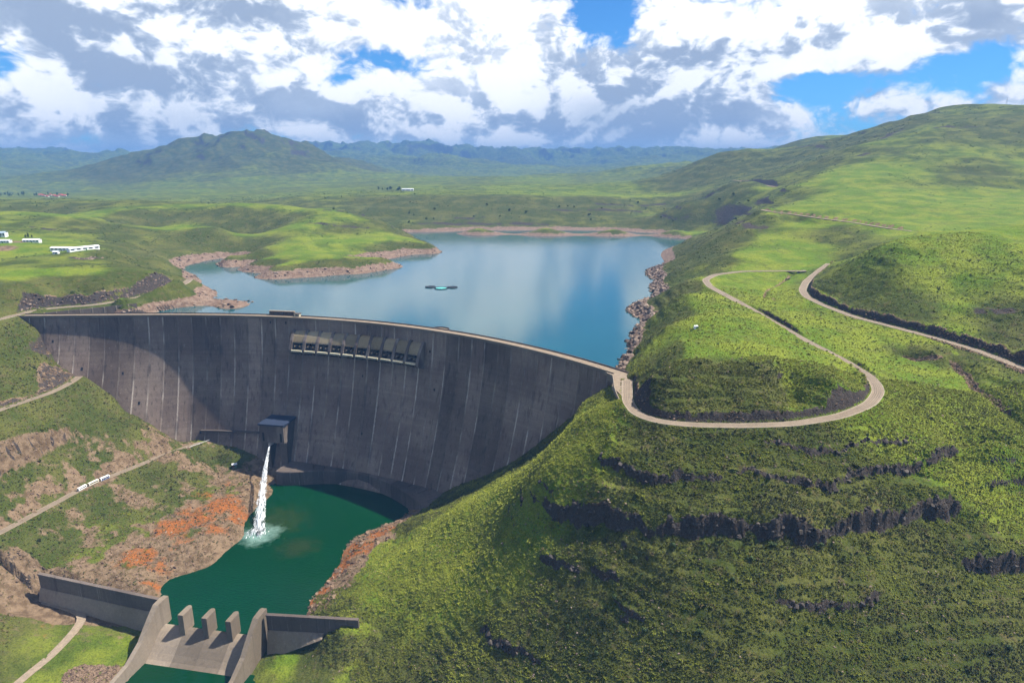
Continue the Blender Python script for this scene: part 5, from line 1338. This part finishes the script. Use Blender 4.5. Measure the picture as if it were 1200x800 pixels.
for i in range(9):
    u = gv.uniform(444, 469); x, y = land_px(u, float(gv.uniform(222, 224))); tree(x, y, float(gv.uniform(10, 17)), i, 'tiny dark tree in the clump left of the three far white houses', 'trees by the far white houses', .6)
for i in range(40):                                        # single dark trees on the far slopes
    u = gv.uniform(380, 900); x, y = land_px(u, float(gv.uniform(226, 262)))
    if y < 1500 or gz(x, y) < 5: continue
    tree(x, y, float(gv.uniform(4, 9)), i, 'small dark bush dotted on the plateau slope across the reservoir', 'bushes across the reservoir', .9)

# floating fish cages
def cage(u, v, rad, mat, label):
    q = PZ(u, v, LAKE_Z); c = empty('fish_cage', (q[0], q[1], LAKE_Z), 0, label=label, cat='fish cage', group='floating cages on the reservoir')
    rings = []
    for a in np.linspace(0, 2 * math.pi, 33):
        rings.append([((rad + .9 * math.cos(t)) * math.cos(a), (rad + .9 * math.cos(t)) * math.sin(a), .35 + .9 * math.sin(t)) for t in np.linspace(0, 2 * math.pi, 7)[:-1]])
    MB().loft(rings, cap=False).build('float_ring', M_NET, c)
    mb = MB(); mb.loft([[((rad - .8) * math.cos(a), (rad - .8) * math.sin(a), z) for a in np.linspace(0, 2 * math.pi, 25)[:-1]] for z in (.05, .5)]); mb.build('net_cover', mat, c)
    for a in np.linspace(0, 2 * math.pi, 13)[:-1]: MB().tube((rad * math.cos(a), rad * math.sin(a), .4), (rad * math.cos(a), rad * math.sin(a), 2.0), .12, .12, 5).build('post', M_NET, c)
cage(504.5, 336.6, 7.5, M_NET, 'left dark round fish cage floating on the reservoir'); cage(517, 338.0, 9.5, M_TEAL, 'teal-covered round fish cage between two dark ones'); cage(530, 337.0, 7.5, M_NET, 'right dark round fish cage floating on the reservoir')

# mast on the hill top
xs = [PY(1178, 130, yy)[0] for yy in (2400,)]; ym = 2600.0
for yy in np.arange(2300, 2900, 10.0):
    xx = PY(1178, 130, yy)[0]; 
    if PROJ(xx, yy, gz(xx, yy))[1] < PROJ(PY(1178, 130, ym)[0], ym, gz(PY(1178, 130, ym)[0], ym))[1]: ym = yy
xm = PY(1178, 130, ym)[0]
mt = empty('radio_mast', (xm, ym, gz(xm, ym) - .5), 0, label='thin grey radio mast on top of the right hill', cat='mast')
for sx_ in (-1, 1):
    for sy_ in (-1, 1): MB().tube((sx_ * 2.2, sy_ * 2.2, 0), (sx_ * .5, sy_ * .5, 22), .22, .15, 5).build('leg', M_STEEL, mt)
for zz in (5, 10, 15, 20): 
    w = 2.2 - 1.7 * zz / 22; MB().box(-w - .1, w + .1, -w - .1, w + .1, zz, zz + .25).build('brace', M_STEEL, mt)
for zz in (17, 20): MB().tube((-1.4, -.9, zz), (-1.4, -1.5, zz), 1.0, 1.0, 10).build('dish', M_WHITE, mt)

# white survey hut on the spur, culvert, valve kiosk, walls
x, y = land_px(815, 385); building(x, y, gz(x, y), 2.4, 2.2, 2.2, .3, M_WHITE, M_TIN, 'tiny lone white hut on the bright grass inside the road loop', name='survey_hut', cat='hut', wins=1, doors=True)
x, y = land_px(275, 547); kz_ = building(x, y, gz(x, y), 4.6, 3.8, 3.6, .5, M_DARKC, M_TIN, 'small kiosk with a pale roof on the rocks at the dam foot', name='kiosk', cat='kiosk', wins=1, doors=True, pitch=.08)
x, y = land_px(923.5, 328)
cu = empty('culvert', (x, y, gz(x, y)), .4, label='pale concrete culvert mouth where the stream passes under the loop road', cat='culvert')
MB().loft([[(a, b_, z) for a, z in ((-3.2, -1.5), (-1.4, -1.5), (-1.4, 1.3), (1.4, 1.3), (1.4, -1.5), (3.2, -1.5), (3.2, 2.2), (-3.2, 2.2))] for b_ in (-.6, .6)]).build('headwall', M_PALE, cu)
MB().box(-1.38, 1.38, -.1, 3, -1.5, 1.28).build('opening', M_HOLE, cu)
# retaining wall of the lake road, panel by panel
rw_px = [(52, 366.5), (66, 365), (80, 363.6), (94, 362.2), (108, 360.8), (122, 359.4), (136, 358), (150, 356.6), (160, 355.2)]
rw = [Vector(PZ(u, v, 0.9)) for u, v in rw_px]
rt = empty('retaining_wall', (rw[4].x, rw[4].y, -8), 0, label='brown concrete retaining wall under the lake road behind the left dam end', cat='wall')
RI = Matrix.Translation(-Vector(rt.location))
for i in range(8):
    a, b = rw[i], rw[i + 1]; d = (b - a).normalized(); n = Vector((d.y, -d.x, 0))
    o = MB().loft([[p + n * q + Vector((0, 0, z)) for q, z in ((-1.2, -9), (-.5, 0), (.3, 0), (.8, -9))] for p in (a + d * .05, b - d * .05)]).build('panel', M_DARKC); o.parent = rt; o.matrix_parent_inverse = RI
    o = MB().loft([[a + d * e + n * q + Vector((0, 0, z)) for q, z in ((-.2, -9), (-.2, .25), (.75, .25), (1.5, -9))] for e in (-.6, .6)]).build('buttress', M_PALE); o.parent = rt; o.matrix_parent_inverse = RI
# rail at the end of the outlet road
p, a = road_at('outlet_road', 230, 0)
gr = empty('guard_rail', (p.x, p.y, p.z), a, label='pale guard rail along the platform where the lower road meets the dam', cat='rail')
for x_ in np.arange(-14, 15, 4.0): MB().tube((x_, -3.9, -.3), (x_, -3.9, 1.1), .1, .1, 6).build('post', M_STEEL, gr)
for z_ in (.55, 1.05): MB().box(-14, 14, -3.96, -3.84, z_, z_ + .16).build('rail', M_WHITE, gr)

# ------------------------------------------------------------------ air between here and the mountains
hz = MB().box(-14500, 14500, -300, 19700, -260, 640)
HM = bpy.data.materials.new('valley_haze'); HM.use_nodes = True
ht = NT(HM.node_tree); ht.n.clear()
ho = ht.new('ShaderNodeOutputMaterial'); hv = ht.new('ShaderNodeVolumePrincipled')
hv.inputs['Color'].default_value = (0.13, 0.31, 0.64, 1); hv.inputs['Density'].default_value = HAZE
hv.inputs['Density Attribute'].default_value = ''; HM.cycles.homogeneous_volume = True
hv.inputs['Anisotropy'].default_value = 0.0
ht.l.new(hv.outputs[0], ho.inputs['Volume'])
tag(hz.build('haze', HM), kind='stuff')
